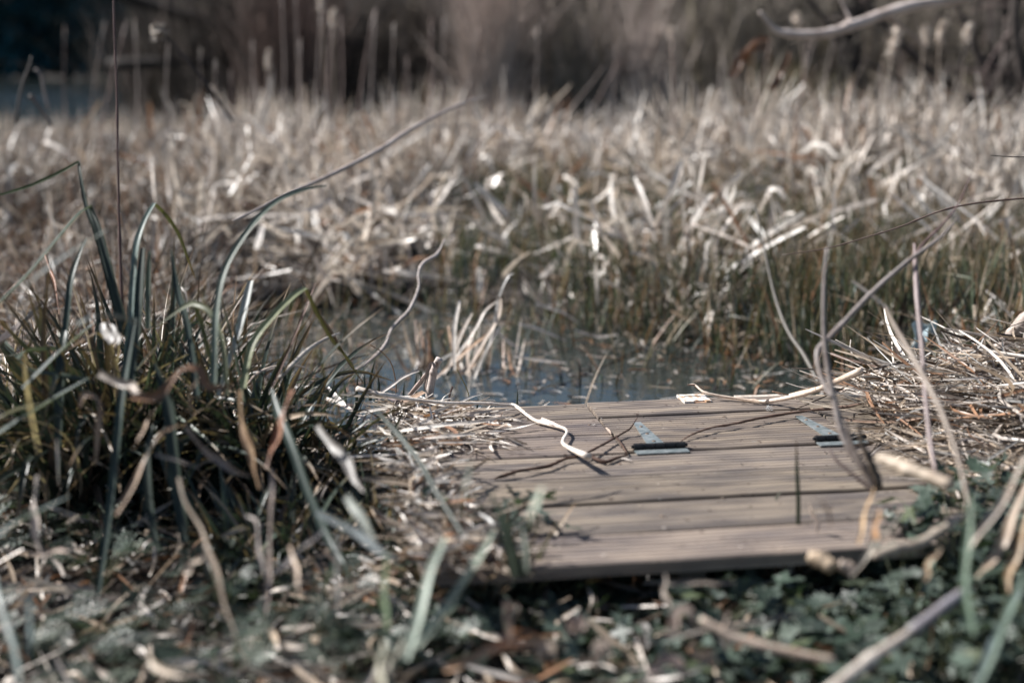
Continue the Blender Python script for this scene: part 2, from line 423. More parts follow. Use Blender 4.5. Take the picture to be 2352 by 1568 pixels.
for t in (.22, .62, 1.205, 1.88):
    m = MB(); m.box(deck(t, 2.5, -.075), BV * .045, DV * .98, (0, 0, .09), (.5, .5, .5)); m.build('joist', M_WOOD, deck_root)
for t in (.3, 1.3):
    for s in (2.15, 2.95):
        m = MB(); m.tube([deck(t, s, -.6), deck(t, s, -.122)], .045, (.45, .45, .45), seg=10); m.build('support_post', M_WOOD, deck_root)
m = MB(); m.box(deck(1.06, 2.06, -.16), BV * 1.7, DV * .04, (0, 0, .055), (.4, .4, .4)); m.build('bearer', M_WOOD, deck_root)
# screws
def disc(mb, c, r, h=.0015, seg=8, tint=(1, 1, 1)):
    an = np.linspace(0, 2 * math.pi, seg, endpoint=False)
    V = [c + np.array([r * math.cos(a), r * math.sin(a), 0]) for a in an] + [c + np.array([r * .8 * math.cos(a), r * .8 * math.sin(a), h]) for a in an]
    fs = [(j, (j + 1) % seg, seg + (j + 1) % seg, seg + j) for j in range(seg)] + [tuple(range(seg, 2 * seg))]
    mb.add(V, fs, tint)
for (t, s) in [(.62, 2.97), (.62, 2.83), (1.205, 2.98), (1.205, 2.83), (.70, 2.98), (.70, 2.71), (1.12, 2.7), (1.205, 2.68), (1.205, 2.4), (1.205, 2.22), (.62, 2.53), (.62, 2.37), (.62, 2.21)]:
    m = MB(); disc(m, deck(t, s, -.0005), .0035); m.build('screw', M_SCREW, deck_root)
# T hinges: strap on the hatch (far side), barrel across the gap, plate on the near side
def hinge(t0, t1, s, tip, tipw, tint=1.):
    h = MB(); zt = .0035
    tm = (t0 + t1) / 2
    a, b = deck(tm - .020, s + .008, zt), deck(tm + .020, s + .008, zt)
    e, f_ = deck(tip[0] + tipw, tip[1], zt), deck(tip[0] - tipw, tip[1], zt)
    up_ = np.array([0, 0, .003])
    V = [a, b, e, f_, a + up_, b + up_, e + up_, f_ + up_]
    h.add(V, [(3, 2, 1, 0), (4, 5, 6, 7), (0, 1, 5, 4), (1, 2, 6, 5), (2, 3, 7, 6), (3, 0, 4, 7)])
    strap = h.build('hinge', M_ZINC, deck_root)
    for f in (.2, .5, .8):
        cc = (a + b) / 2 * (1 - f) + (e + f_) / 2 * f + up_ * 1.02
        x = MB(); disc(x, cc, .0042, .0012); x.build('screw', M_SCREW, strap)
    x = MB()
    for q in range(5):
        u0 = t0 + (t1 - t0) * (q + .04) / 5; u1 = t0 + (t1 - t0) * (q + .96) / 5
        x.tube([deck(u0, s, .010), deck(u1, s, .010)], .0068, seg=12, sub=1)
    x.tube([deck(t0 - .004, s, .010), deck(t1 + .004, s, .010)], .004, seg=8, sub=1)
    x.build('barrel', M_BLACK, strap, smooth=False)
    x = MB(); x.box(deck(tm, s - .021, .0035), BV * (t1 - t0), DV * .026, (0, 0, .003)); x.build('base_plate', M_ZINC, strap)
    return strap
hinge(.668, .781, 2.612, (.727, 2.815), .0085)
hinge(1.068, 1.180, 2.612, (1.108, 2.812), .0085)
# the white finger plate of the hatch at the far edge
c0, c1 = (.892, 3.045), (.945, 2.965)
fp = MB()
tc0, tc1, sc0, sc1 = .883, .950, 2.970, 3.040
def plate_box(mb, t0, t1, s0, s1, z0, z1): mb.box(deck((t0 + t1) / 2, (s0 + s1) / 2, (z0 + z1) / 2), BV * (t1 - t0), DV * (s1 - s0), (0, 0, z1 - z0))
plate_box(fp, tc0, tc0 + .013, sc0, sc1, .0015, .0085); plate_box(fp, tc1 - .013, tc1, sc0, sc1, .0015, .0085)
plate_box(fp, tc0 + .013, tc1 - .013, sc1 - .016, sc1, .0015, .0082)
plate_box(fp, tc0 + .013, tc0 + .024, sc0, sc0 + .008, .0015, .0082); 
plate_box(fp, tc0 + .0155, tc1 - .0155, sc0 + .010, sc1 - .019, .0035, .0070)
fpo = fp.build('finger_plate', M_WHITE, deck_root)
x = MB(); x.box(deck((tc0 + tc1) / 2, (sc0 + sc1) / 2, .0028), BV * (tc1 - tc0 - .004), DV * (sc1 - sc0 - .004), (0, 0, .0022)); x.build('backing', M_RUST, fpo)

def proj_uv(x, y, z): return proj(np.asarray(x), np.asarray(y), np.asarray(z))
def in_ell(u, v, cu, cv, ru, rv): return ((u - cu) / ru) ** 2 + ((v - cv) / rv) ** 2 < 1

def S(u, v, z=0.): return P(u, v, z)
def mm(units, k): return units * k / F         # a width in frame units at depth k, in metres

# ================================================================== THE REED BED (uncountable: stuff)
def sample_ground(n, umin, umax, ymin, ymax, pw=1.0):
    """random places on the ground that the picture looks over"""
    y = ymin + (ymax - ymin) * rng.random(n) ** pw
    u = umin + (umax - umin) * rng.random(n)
    k = y / math.cos(PITCH) * 1.0
    x = (u - 1176) / F * (y * fw[1] + (.8 + .1) * math.sin(PITCH))
    return x, y, u
def keep_land(x, y, m=.03): return sdf(x, y, POND) > m
HOLES = [(1130, 500, 160, 34, .93), (640, 452, 90, 20, .9), (1010, 470, 100, 30, .85), (600, 640, 130, 70, .96), (300, 330, 40, 60, .8), (1640, 400, 110, 30, .65), (450, 600, 70, 50, .7), (1960, 290, 60, 50, .3)]
def dens_mask(x, y, extra=.0):
    u, v, k = proj(x, y, ground(x, y) + .08)
    m = np.ones(len(x))
    for (a, b, c, d, s) in HOLES: m = np.where(in_ell(u, v, a, b, c, d), m * (1 - s), m)
    return rng.random(len(x)) < m

STRAWCOL = ([(.86, .80, .73), PALE, PINK, TAN, GREY, RUST, DARK], [.22, .26, .20, .10, .08, .04, .10])
def reed_bed():
    Vs, Fs, Ts, n0 = [], [], [], 0
    def put(n, ymin, ymax, Lr, tl, Wr, cols, K=5, umin=-150, umax=2500, kinkp=.5, pw=1., sel=None, hole=True, lift=.0, taper=1, bendr=(-.2, .6), uw=None, dl=True):
        nonlocal n0
        x, y, u = sample_ground(n, umin, umax, ymin, ymax, pw)
        ok = keep_land(x, y, .0) & (dens_mask(x, y) if hole else True)
        if sel is not None: ok &= sel(x, y, u)
        # clumps and gaps
        if dl: ok &= rng.random(n) < .14 + .86 * sstep(200, 680, u + 160 * (vnoise(x, y, 1.5, 61) - .5))
        ok &= rng.random(n) < np.clip(2.6 * (vnoise(x, y, 3.0, 9) - .30), .07, 1) * (.35 + .9 * vnoise(x, y, 9, 12))
        x, y, u = x[ok], y[ok], u[ok]; n = len(x)
        z = ground(x, y) - .01 + lift * rng.random(n)
        L = rng.uniform(*Lr, n) * (.42 + .55 * vnoise(x, y, 1.3, 3) + .62 * vnoise(x, y, 3.0, 9)) * (.72 + .28 * sstep(100, 500, u)) * (1 + .12 * sstep(1300, 1600, u)); W = rng.uniform(*Wr, n)
        T = np.abs(rng.normal(tl[0], tl[1], n)) + (1.1 * sstep(.52, .8, vnoise(x, y, 1.7, 71)) if tl[0] < .7 and dl else 0)
        kk = np.where(rng.random(n) < kinkp, rng.uniform(.7, 2.3, n), 0)
        V, Fc = blades(np.stack([x, y, z], 1), rng.uniform(0, 2 * math.pi, n), T, rng.uniform(*bendr, n), L, W, K=K, fold=rng.uniform(.05, .3),
                       twist=rng.normal(0, 1.1, n), kpos=rng.uniform(.3, .85, n), kink=kk, azw=rng.normal(0, .4, n), taper=taper)
        c = pal(n, *cols)
        c = c * (.62 + .38 * sstep(0, 900, u))[:, None] if False else c
        Vs.append(V); Fs.append(Fc + n0); n0 += len(V); Ts.append(np.repeat(c, (K + 1) * 3, axis=0))
    # standing, broken dead leaves, tall at the back
    put(16500, 7.6, 11.5, (.22, .58), (.20, .26), (.010, .026), STRAWCOL, kinkp=.45)
    put(11000, 6.3, 8.6, (.16, .42), (.45, .4), (.009, .024), STRAWCOL, kinkp=.5)
    put(9500, 4.4, 6.6, (.08, .24), (.55, .4), (.006, .014), STRAWCOL, kinkp=.5)
    # fallen leaves lying across one another
    put(8500, 5.2, 11, (.12, .42), (1.15, .45), (.012, .030), ([(.86, .80, .73), PALE, PINK, TAN, GREY, RUST], [.3, .3, .2, .1, .1, .04]), lift=.22, kinkp=.25, taper=.4, bendr=(-.3, .3))
    put(9500, 3.6, 7.0, (.04, .22), (1.35, .3), (.006, .016), ([PALE, PINK, TAN, GREY, RUST], [.42, .22, .18, .1, .08]), lift=.07, kinkp=.25, taper=.4, bendr=(-.3, .3))
    # a brown under-layer of leaves, coloured dark as shade in the gaps
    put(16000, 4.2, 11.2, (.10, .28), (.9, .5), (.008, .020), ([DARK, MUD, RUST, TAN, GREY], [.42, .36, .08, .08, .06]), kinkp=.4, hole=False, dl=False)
    # the left-hand side: more tangled, thinner and darker stalks
    put(15000, 3.4, 10.5, (.18, .5), (.5, .45), (.003, .008), ([GREY, PINK, TAN, DARK, MUD, RUST], [.16, .14, .12, .34, .12, .12]), dl=False, umin=-200, umax=560, kinkp=.5, bendr=(-.2, 1.0))
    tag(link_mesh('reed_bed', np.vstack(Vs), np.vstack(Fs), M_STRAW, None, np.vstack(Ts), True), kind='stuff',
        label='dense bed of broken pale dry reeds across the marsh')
reed_bed()

# standing straw over the left bank just behind the sedge tussock, and the mat of fallen straw there
TB = P(470, 1130, -.1)
def mat_stuff(name, label, n, uvpoly, zr, Lr, Wr, cols, tl=(1.45, .2), lift=.05, mat=None, kinkp=.3, zfun=None, K=5, taper=.5, kmax=2.0, fl=None, bend=(-.12, .15), kind='stuff'):
    """loose pieces strewn inside an outline given on the ground"""
    uvpoly = np.array(uvpoly, float); G = np.array([P(u, v, zr) for u, v in uvpoly])[:, :2]
    lo, hi = G.min(0), G.max(0); x = rng.uniform(lo[0], hi[0], n * 3); y = rng.uniform(lo[1], hi[1], n * 3)
    sd_ = sdf(x, y, G); ok = (sd_ < np.abs(rng.normal(0, .02, n * 3))) & (((x - TB[0]) / .26) ** 2 + ((y - TB[1]) / .17) ** 2 > rng.uniform(.6, 1.1, n * 3)); x, y = x[ok][:n], y[ok][:n]; n = len(x)
    zf = zfun or ground
    z = zf(x, y) + lift * rng.random(n) ** 1.5
    kk = np.where(rng.random(n) < kinkp, rng.uniform(.5, kmax, n), 0)
    return blade_obj(name, (np.stack([x, y, z], 1), rng.uniform(0, 2 * math.pi, n), rng.normal(tl[0], tl[1], n), rng.uniform(*bend, n), rng.uniform(*Lr, n), rng.uniform(*Wr, n)),
                     pal(n, *cols), mat or M_STRAW, K=K, fold=.22, twist=rng.normal(0, 1.2, n), kpos=rng.uniform(.25, .8, n), kink=kk * .12 * rng.choice([-1, 1], n), azk=kk * rng.choice([-1, 1], n), azw=rng.normal(0, .5, n), taper=taper, floor=fl)

# green shoots coming up through the straw and at the water's edge
def rushes(name, label, n, umin, umax, ymin, ymax, Lr, sel=None, cols=([GRN, (.10, .125, .075), OLIVE, BLUEG, TAN, RUST], [.35, .2, .13, .12, .12, .08]), W=(.004, .009)):
    x, y, u = sample_ground(n, umin, umax, ymin, ymax)
    ok = keep_land(x, y, -.10) & (rng.random(n) < (-.1 + 1.5 * vnoise(x, y, 2.0, 21)))
    ok &= dens_mask(x, y) & ((y < 5.6) | (rng.random(n) < sstep(900, 1250, u)))
    if sel is not None: ok &= sel(x, y, u)
    x, y, u = x[ok], y[ok], u[ok]; n = len(x)
    z = np.maximum(ground(x, y), WATER - .05) - .01
    o = blade_obj(name, (np.stack([x, y, z], 1), rng.uniform(0, 6.28, n), np.abs(rng.normal(.08, .16, n)), rng.uniform(0, .45, n), rng.uniform(*Lr, n), rng.uniform(*W, n)),
                  pal(n, *cols, jit=.2), M_GREEN, K=6, fold=.3, twist=rng.normal(0, .8, n), kpos=rng.uniform(.4, .8, n), kink=np.where(rng.random(n) < .15, 1.2, 0), azw=rng.normal(0, .3, n), tipc=(.25, .16, .09))
    tag(o, label, kind='stuff')
rushes('green_rushes', 'young green shoots coming up through the dry reeds', 12500, 1000, 2450, 4.2, 8.2, (.14, .34))
rushes('green_rushes', 'dark green shoots thick at the right edge of the marsh', 4200, 1750, 2500, 3.7, 6.6, (.2, .42))
rushes('green_rushes', 'sparse green shoots along the left edge of the pond', 2200, 380, 1100, 4.0, 6.6, (.1, .28))

# ---- shoreline shoots and stubs standing in the water
x, y, u = sample_ground(3900, 560, 2150, 3.7, 5.9)
d_ = sdf(x, y, POND); ok = (d_ < .05) & (rng.random(len(x)) < np.maximum(np.exp(-np.abs(d_ + .02) / .18), .3 * (vnoise(x, y, 4, 44) > .55) * (y > 4.1))); x, y = x[ok], y[ok]; n = len(x)
tag(blade_obj('water_plants', (np.stack([x, y, np.full(n, WATER - .04)], 1), rng.uniform(0, 6.28, n), np.abs(rng.normal(.15, .25, n)), rng.uniform(0, .6, n), rng.uniform(.06, .26, n), rng.uniform(.003, .008, n)),
    pal(n, [GRN, TAN, RUST, OLIVE, DARK, PINK], [.3, .15, .2, .15, .1, .1]), M_GREEN, K=6, fold=.3, kpos=rng.uniform(.4, .8, n), kink=np.where(rng.random(n) < .3, 1.5, 0)), kind='stuff',
    label='short shoots and stubs standing in the shallow water')
# ---- floating bits
x, y, u = sample_ground(6500, 500, 2350, 3.15, 5.9)
d_ = sdf(x, y, POND); ok = (d_ < .0) & (rng.random(len(x)) < .12 + .75 * sstep(-.75, -.05, d_) * vnoise(x, y, 3, 31) + .45 * (vnoise(x, y, 5, 33) > .66) + .3 * (x > .75)); x, y = x[ok], y[ok]; n = len(x)
tag(blade_obj('floating_litter', (np.stack([x, y, WATER + rng.uniform(.001, .006, n)], 1), rng.uniform(0, 6.28, n), np.full(n, math.pi / 2), rng.normal(0, .05, n), rng.uniform(.01, .11, n) * rng.uniform(.3, 1, n), rng.uniform(.004, .014, n)),
    pal(n, [GREY, PINK, TAN, RUST, DARK, MUD], [.15, .15, .12, .18, .2, .2]), M_STRAW, K=4, fold=.05, taper=.6, azw=rng.normal(0, .8, n)), kind='stuff',
    label='bits of dead reed floating on the dark pond')

# ================================================================== STRAW ROUND THE DECK
def heap_fun(blobs):
    def f(x, y):
        z = np.zeros(np.shape(x)) 
        for (u, v, r1, r2, h) in blobs:
            c = P(u, v, 0); z = np.maximum(z, h * np.exp(-(((x - c[0]) / r1) ** 2 + ((y - c[1]) / r2) ** 2)))
        g = ground(x, y); dk = np.where((sdf(x, y, DECKPOLY) < 0), 0., g)
        return np.maximum(dk, g) + z
    return f
DECKPOLY = np.array([deck(.17, 3.026)[:2], deck(1.95, 3.026)[:2], deck(1.95, 1.985)[:2], deck(.17, 1.985)[:2]])
LH = heap_fun([(760, 960, .16, .16, .02), (640, 940, .2, .2, .05), (850, 1060, .12, .16, .012), (780, 1180, .2, .2, .05), (560, 1000, .25, .3, .08)])
RH = heap_fun([(2200, 900, .32, .20, .06), (2400, 870, .3, .25, .10), (2060, 950, .15, .12, .03), (2330, 980, .2, .25, .06)])
HOT = ([(.86, .80, .73), PALE, PINK, TAN, RUST, DARK], [.25, .3, .17, .14, .06, .08])
o = mat_stuff('straw_litter', '', 1500, [(480, 990), (560, 900), (690, 905), (830, 905), (960, 918), (1000, 930), (1040, 960), (1040, 1000), (960, 1020), (900, 1060), (860, 1080), (760, 1110), (560, 1080)], 0.02, (.03, .15), (.003, .010), HOT, tl=(1.54, .08), lift=.022, zfun=LH, kmax=1.2)
tag(o, 'sunlit pale straw strewn over the left end of the deck', kind='stuff')
o = mat_stuff('straw_litter', '', 130, [(960, 930), (1120, 955), (1180, 990), (1150, 1010), (1070, 1040), (960, 1060)], 0.0, (.03, .16), (.002, .008), HOT, tl=(1.54, .05), lift=.010, zfun=lambda x, y: 0 * x + .003, kinkp=.1, fl=lambda x, y: 0 * x)
tag(o, 'last thin scatter of straw at the edge of the bare boards', kind='stuff')
o = mat_stuff('straw_litter', '', 1500, [(780, 1060), (900, 1070), (940, 1110), (965, 1180), (1000, 1240), (1120, 1300), (1120, 1350), (960, 1380), (780, 1300), (600, 1200), (560, 1080)], -.02, (.02, .12), (.003, .010), ([PALE, PINK, TAN, RUST, GREY, DARK], [.2, .2, .2, .1, .15, .2]), tl=(1.48, .16), lift=.04, zfun=LH, kmax=1.6)
tag(o, 'greyish straw piled along the left edge of the boards', kind='stuff')
o = mat_stuff('straw_litter', '', 420, [(930, 1090), (1000, 1110), (1060, 1190), (1130, 1250), (1190, 1295), (1080, 1310), (950, 1290)], 0.0, (.02, .10), (.003, .009), ([PALE, PINK, TAN, RUST, GREY, DARK], [.25, .2, .2, .1, .1, .15]), tl=(1.42, .22), lift=.03, zfun=lambda x, y: np.where(sdf(x, y, DECKPOLY) < .02, .002, ground(x, y)), kmax=1.6)
tag(o, 'straw spilling over the front left corner of the boards', kind='stuff')
o = mat_stuff('straw_heap', '', 1500, [(1960, 935), (2050, 905), (2150, 870), (2260, 850), (2500, 830), (2500, 1060), (2380, 1040), (2250, 1010), (2130, 1000), (2020, 985)], 0.0, (.04, .28), (.002, .009), ([PALE, PINK, TAN, RUST, GREY, DARK], [.14, .25, .2, .09, .16, .16]), tl=(1.47, .17), lift=.05, zfun=RH, kmax=1.6)
tag(o, 'tangled heap of dry reed straw on the right end of the deck', kind='stuff')
o = mat_stuff('straw_litter', '', 260, [(2000, 1000), (2200, 1020), (2350, 1060), (2400, 1130), (2200, 1130), (2080, 1060)], 0.0, (.04, .2), (.002, .007), ([PINK, TAN, GREY, DARK], [.3, .3, .2, .2]), tl=(1.5, .1), lift=.02, zfun=RH)
tag(o, 'loose straw fallen on the dark boards at the right', kind='stuff')
# left bank: long straw lying in all directions, and foreground litter
GRAYHOT = ([PALE, PINK, TAN, RUST, GREY, DARK], [.16, .2, .16, .1, .2, .18])
o = mat_stuff('straw_litter', '', 2300, [(-150, 620), (200, 600), (560, 660), (680, 760), (620, 900), (540, 1010), (300, 1100), (-150, 1130)], -.08, (.06, .34), (.003, .010), GRAYHOT, tl=(1.42, .22), lift=.10, kmax=1.6)
tag(o, 'tangled grey straw lying over the left bank', kind='stuff')
o = mat_stuff('straw_litter', '', 1350, [(-200, 1080), (500, 1040), (900, 1180), (1150, 1330), (1500, 1400), (1500, 1700), (-200, 1700)], -.12, (.03, .16), (.005, .014), ([PALE, PINK, TAN, RUST, GREY, DARK], [.24, .2, .18, .12, .1, .16]), tl=(1.45, .25), lift=.05, kmax=1.6)
tag(o, 'short chopped straw and dead leaves on the near ground', kind='stuff')
o = mat_stuff('straw_litter', '', 750, [(1350, 1400), (2500, 1340), (2500, 1700), (1350, 1700)], -.12, (.02, .14), (.004, .012), ([PINK, TAN, RUST, GREY, DARK], [.2, .25, .15, .1, .3]), tl=(1.45, .25), lift=.04, kmax=1.6)
tag(o, 'brown dead leaves and straw under the green plants in front of the deck', kind='stuff')

# ================================================================== LEAFY WEEDS
def leaf_lobed(nl=5, deep=.35):
    """outline of a lobed, toothed leaf of length 1 from its stalk, as a fan with a raised rim"""
    pts = []
    m = nl * 8
    for i in range(m + 1):
        a = -math.pi * .86 + 2 * math.pi * .86 * i / m
        r = (1 - deep * abs(math.sin(nl * .5 * (a + math.pi))) ** 1.3) * (.62 + .38 * math.cos(a)) * (1 + .11 * (i % 2 * 2 - 1))
        pts.append((r * math.cos(a) * .85 + .22, r * math.sin(a) * .95))
    V = [(0, 0, 0), (.45, 0, -.03)] + [(x, y, .10 * abs(y) - .12 * max(0, x - .4) ** 2 + .03 * math.sin(9 * y)) for x, y in pts]
    fs = [(1, i + 2, i + 3) for i in range(m)] + [(0, 2, 1), (0, 1, m + 2)]
    return np.array(V), np.array([f for f in fs])
def leaf_fern(np_=5):
    V, fs = [], []
    def leaflet(b, d, L, w):
        d = np.array(d) / np.linalg.norm(d); s = np.array([-d[1], d[0], 0]); i = len(V)
        for (a, c, z) in ((0, 0, 0), (.3, .5, .02), (.6, .42, .05), (1, 0, .0), (.6, -.42, .05), (.3, -.5, .02)):
            p = np.array(b) + d * a * L + s * c * w; p[2] += z * L; V.append(p)
        fs.extend([(i, i + 1, i + 5), (i + 1, i + 2, i + 4), (i + 1, i + 4, i + 5), (i + 2, i + 3, i + 4)])
    for k in range(np_):
        x = .18 + .8 * k / np_; L = .46 * math.sin(math.pi * (.25 + .72 * k / np_)) + .05
        for sgn in (-1, 1):
            b = np.array([x, 0, -.15 * x * x]); d = np.array([.55, sgn, .12])
            for q in range(3):
                bb = b + d / np.linalg.norm(d) * L * q / 3
                leaflet(bb, (.9, sgn * .5, .1), L * .34, L * .12); leaflet(bb, (.1, sgn, .1), L * .34, L * .12)
    leaflet((.95, 0, -.14), (1, 0, 0), .16, .1)
    i = len(V); V += [np.array([0, -.012, 0]), np.array([0, .012, 0]), np.array([1, .004, -.15]), np.array([1, -.004, -.15])]; fs += [(i, i + 3, i + 2), (i, i + 2, i + 1)]
    return np.array(V), np.array(fs)
L_LOB3, L_LOB5, L_IVY, L_FERN = leaf_lobed(3, .5), leaf_lobed(5, .62), leaf_lobed(5, .42), leaf_fern()
def place_leaves(tmpl, pos, az, tilt, size, roll):
    TV, TF = tmpl; n = len(pos)
    X = np.stack([np.cos(az) * np.cos(tilt), np.sin(az) * np.cos(tilt), np.sin(tilt)], -1)
    Y0 = np.stack([-np.sin(az), np.cos(az), np.zeros(n)], -1); Z0 = np.cross(X, Y0)
    Y = Y0 * np.cos(roll)[:, None] + Z0 * np.sin(roll)[:, None]; Z = np.cross(X, Y)
    V = pos[:, None] + size[:, None, None] * (TV[None, :, :1] * X[:, None] + TV[None, :, 1:2] * Y[:, None] + TV[None, :, 2:] * Z[:, None])
    return V.reshape(-1, 3), (TF[None] + (np.arange(n) * len(TV))[:, None, None]).reshape(-1, 3)
def weed(name, base, rad, hgt, nleaf, size, kind, cols, label, cat, group, lean=(0, 0)):
    base = np.asarray(base, float)
    root = empty(name, base, label, cat, group)
    an = rng.uniform(0, 6.28, nleaf); rr = rad * np.sqrt(rng.random(nleaf)); hh = hgt * (.25 + .75 * rng.random(nleaf)) * (1 - .35 * (rr / rad) ** 2)
    tip = base + np.stack([rr * np.cos(an) + lean[0] * hh, rr * np.sin(an) + lean[1] * hh, hh], 1)
    mb = MB()
    for p in tip:
        mid = base * .4 + p * .6 + np.array([0, 0, .25 * (p[2] - base[2])])
        mb.tube([base + rng.normal(0, .006, 3) * [1, 1, 0], mid, p], [.0016, .0013, .0009], (.10, .11, .06), seg=4, sub=3)
    mb.build('stem', M_LEAF, root)
    T = {'fern': [L_FERN], 'lobed': [L_LOB5, L_LOB3], 'ivy': [L_IVY, L_LOB3]}[kind]
    Vs, Fs, Cs, n0 = [], [], [], 0
    which = rng.integers(0, len(T), nleaf)
    for w_ in range(len(T)):
        s = which == w_
        if not s.any(): continue
        m = s.sum(); sz = size * rng.uniform(.55, 1.15, m)
        V, Fc = place_leaves(T[w_], tip[s], an[s] + rng.normal(0, .5, m), rng.normal(-.15 if kind != 'fern' else .1, .35, m), sz, rng.normal(0, .4, m))
        c = pal(m, *cols, jit=.22)
        Vs.append(V); Fs.append(Fc + n0); n0 += len(V); Cs.append(np.repeat(c, len(T[w_][0]), axis=0))
    link_mesh('foliage', np.vstack(Vs), np.vstack(Fs), M_LEAF, root, np.vstack(Cs), kind == 'x')
    return root
FERNC = ([(0.047, 0.068, 0.049), (0.072, 0.095, 0.076), (0.032, 0.049, 0.034), (0.101, 0.122, 0.091)], [.4, .3, .2, .1])
LOBC = ([(0.043, 0.063, 0.045), (0.073, 0.098, 0.077), (0.106, 0.133, 0.108), (0.030, 0.043, 0.032), (0.079, 0.098, 0.049)], [.35, .3, .15, .15, .05])
def scatter_px(n, boxes, zr=-.12, mind=.045, tries=6000):
    out = []
    for _ in range(tries):
        if len(out) >= n: break
        b = boxes[rng.integers(len(boxes))]
        p = P(rng.uniform(b[0], b[2]), rng.uniform(b[1], b[3]), zr)
        if all((p[0] - q[0]) ** 2 + (p[1] - q[1]) ** 2 > mind ** 2 for q in out): out.append(p)
    for p in out: p[2] = float(ground(p[0], p[1])) - .004
    return out
for p in scatter_px(62, [(-60, 1150, 620, 1380), (-60, 1050, 330, 1220), (640, 1120, 900, 1350), (500, 1280, 800, 1450)], mind=.045):
    weed('feathery_weed', p, rng.uniform(.06, .10), rng.uniform(.08, .13), rng.integers(16, 26), rng.uniform(.035, .06), 'fern', FERNC,
         'low grey-green weed with feathery divided leaves on the left foreground', 'weed', 'feathery weeds on the left foreground')
for p in scatter_px(24, [(-100, 1440, 560, 1660), (700, 1440, 1100, 1600)], mind=.055):
    weed('feathery_weed', p, rng.uniform(.05, .08), rng.uniform(.07, .10), rng.integers(9, 15), rng.uniform(.05, .075), 'fern', FERNC,
         'feathery weed among chopped straw at the bottom edge', 'weed', 'feathery weeds along the bottom edge')
for p in scatter_px(30, [(940, 1290, 1260, 1370), (1000, 1300, 1500, 1345)], zr=-.10, mind=.04):
    weed('leafy_weed', p, rng.uniform(.05, .06), rng.uniform(.17, .25) if p[0] < .05 else rng.uniform(.10, .14), rng.integers(14, 22), rng.uniform(.025, .04), 'lobed', LOBC,
         'small leafy weed hard against the front edge of the boards', 'weed', 'leafy weeds against the front edge')
for p in scatter_px(14, [(560, 950, 900, 1180)], zr=-.05, mind=.05):
    p[2] += .05
    weed('feathery_weed', p, rng.uniform(.04, .06), rng.uniform(.04, .07), rng.integers(6, 11), rng.uniform(.03, .05), 'fern', FERNC,
         'small feathery weed growing out of straw left of the boards', 'weed', 'small weeds left of the boards')
for p in scatter_px(58, [(1060, 1310, 1640, 1480), (900, 1330, 1300, 1540), (1300, 1400, 1700, 1600)], mind=.042):
    weed('leafy_weed', p, rng.uniform(.06, .08), rng.uniform(.05, .09), rng.integers(14, 22), rng.uniform(.026, .042), 'lobed', LOBC,
         'dark green leafy weed in the shade below the front board', 'weed', 'leafy weeds below the front board')
for p in scatter_px(24, [(1620, 1370, 2050, 1560), (1640, 1420, 1960, 1600)], mind=.055):
    weed('leafy_weed', p, rng.uniform(.06, .08), rng.uniform(.06, .11), rng.integers(14, 24), rng.uniform(.035, .055), 'ivy', LOBC,
         'grey-green broad leaved weed right of centre in front of the deck', 'weed', 'broad leaved weeds in front of the deck')
for p in scatter_px(44, [(1950, 1350, 2420, 1680), (2120, 1250, 2420, 1450)], mind=.055):
    weed('leafy_weed', p, rng.uniform(.06, .09), rng.uniform(.16, .27) if p[0] > .62 else rng.uniform(.08, .14), rng.integers(14, 24), rng.uniform(.035, .055), 'lobed', LOBC,
         'tall dark green leafy weed in the lower right corner', 'weed', 'leafy weeds in the lower right corner')
for p in scatter_px(20, [(2140, 1130, 2420, 1280), (2060, 1250, 2300, 1340)], zr=-.05, mind=.05):
    weed('leafy_weed', p + np.array([0, 0, .02]), rng.uniform(.05, .07), rng.uniform(.14, .22), rng.integers(12, 20), rng.uniform(.03, .045), 'lobed', LOBC,
         'leafy weed growing up over the right end of the boards', 'weed', 'leafy weeds over the right end of the boards')

# ================================================================== THINGS ON THE DECK
def Z1(x, y): return (1091 + x * .21973, 895.8 + y * .21973)     # enlarged views back to frame units
def Z2(x, y): return (746.5 + x * .21973, 792.4 + y * .21973)
def Z3(x, y): return (1550.4 + x * .21973, 803.9 + y * .21973)
def pts_z(lst): return [P(u, v, z) for (u, v, z) in lst]
def one(name, label, cat, mb, mat, group=None, smooth=True):
    return tag(mb.build(name, mat, smooth=smooth), label, cat, group)
# the long crooked reed stem
L = [(*Z2(330, 455), .088), (*Z2(560, 510), .078), (*Z2(900, 565), .062), (*Z2(1250, 603), .048), (*Z2(1600, 607), .036), (*Z2(1850, 622), .025), (*Z1(420, 175), .014),
     (*Z1(560, 270), .007), (*Z1(650, 325), .007), (*Z1(850, 378), .009), (*Z1(935, 400), .012), (*Z1(962, 440), .014), (*Z1(925, 510), .014), (*Z1(925, 560), .016), (*Z1(1010, 615), .022), (*Z1(1180, 692), .034)]
rad = [.0085, .0072, .006, .005, .0045, .004, .004, .0052, .006, .0055, .0045, .0034, .0038, .0048, .0065, .0095]
m = MB(); m.tube(pts_z(L), rad, PALE, seg=9, sub=6, rough=.05, flat=.75, nodes=(.12, .3, .55))
m.ribbon([P(*Z2(1500, 596), .018), P(*Z2(1800, 612), .014), P(*Z1(400, 150), .012), P(*Z1(520, 225), .012)], [.004, .007, .006, .003], PALE)
m.ribbon([P(*Z1(690, 300), .012), P(*Z1(800, 345), .014), P(*Z1(900, 380), .012)], [.008, .008, .003], (.72, .62, .56))
one('reed_stalk', 'long crooked pale reed stem lying across the left boards with its thick end raised', 'reed stem', m, M_STEM)
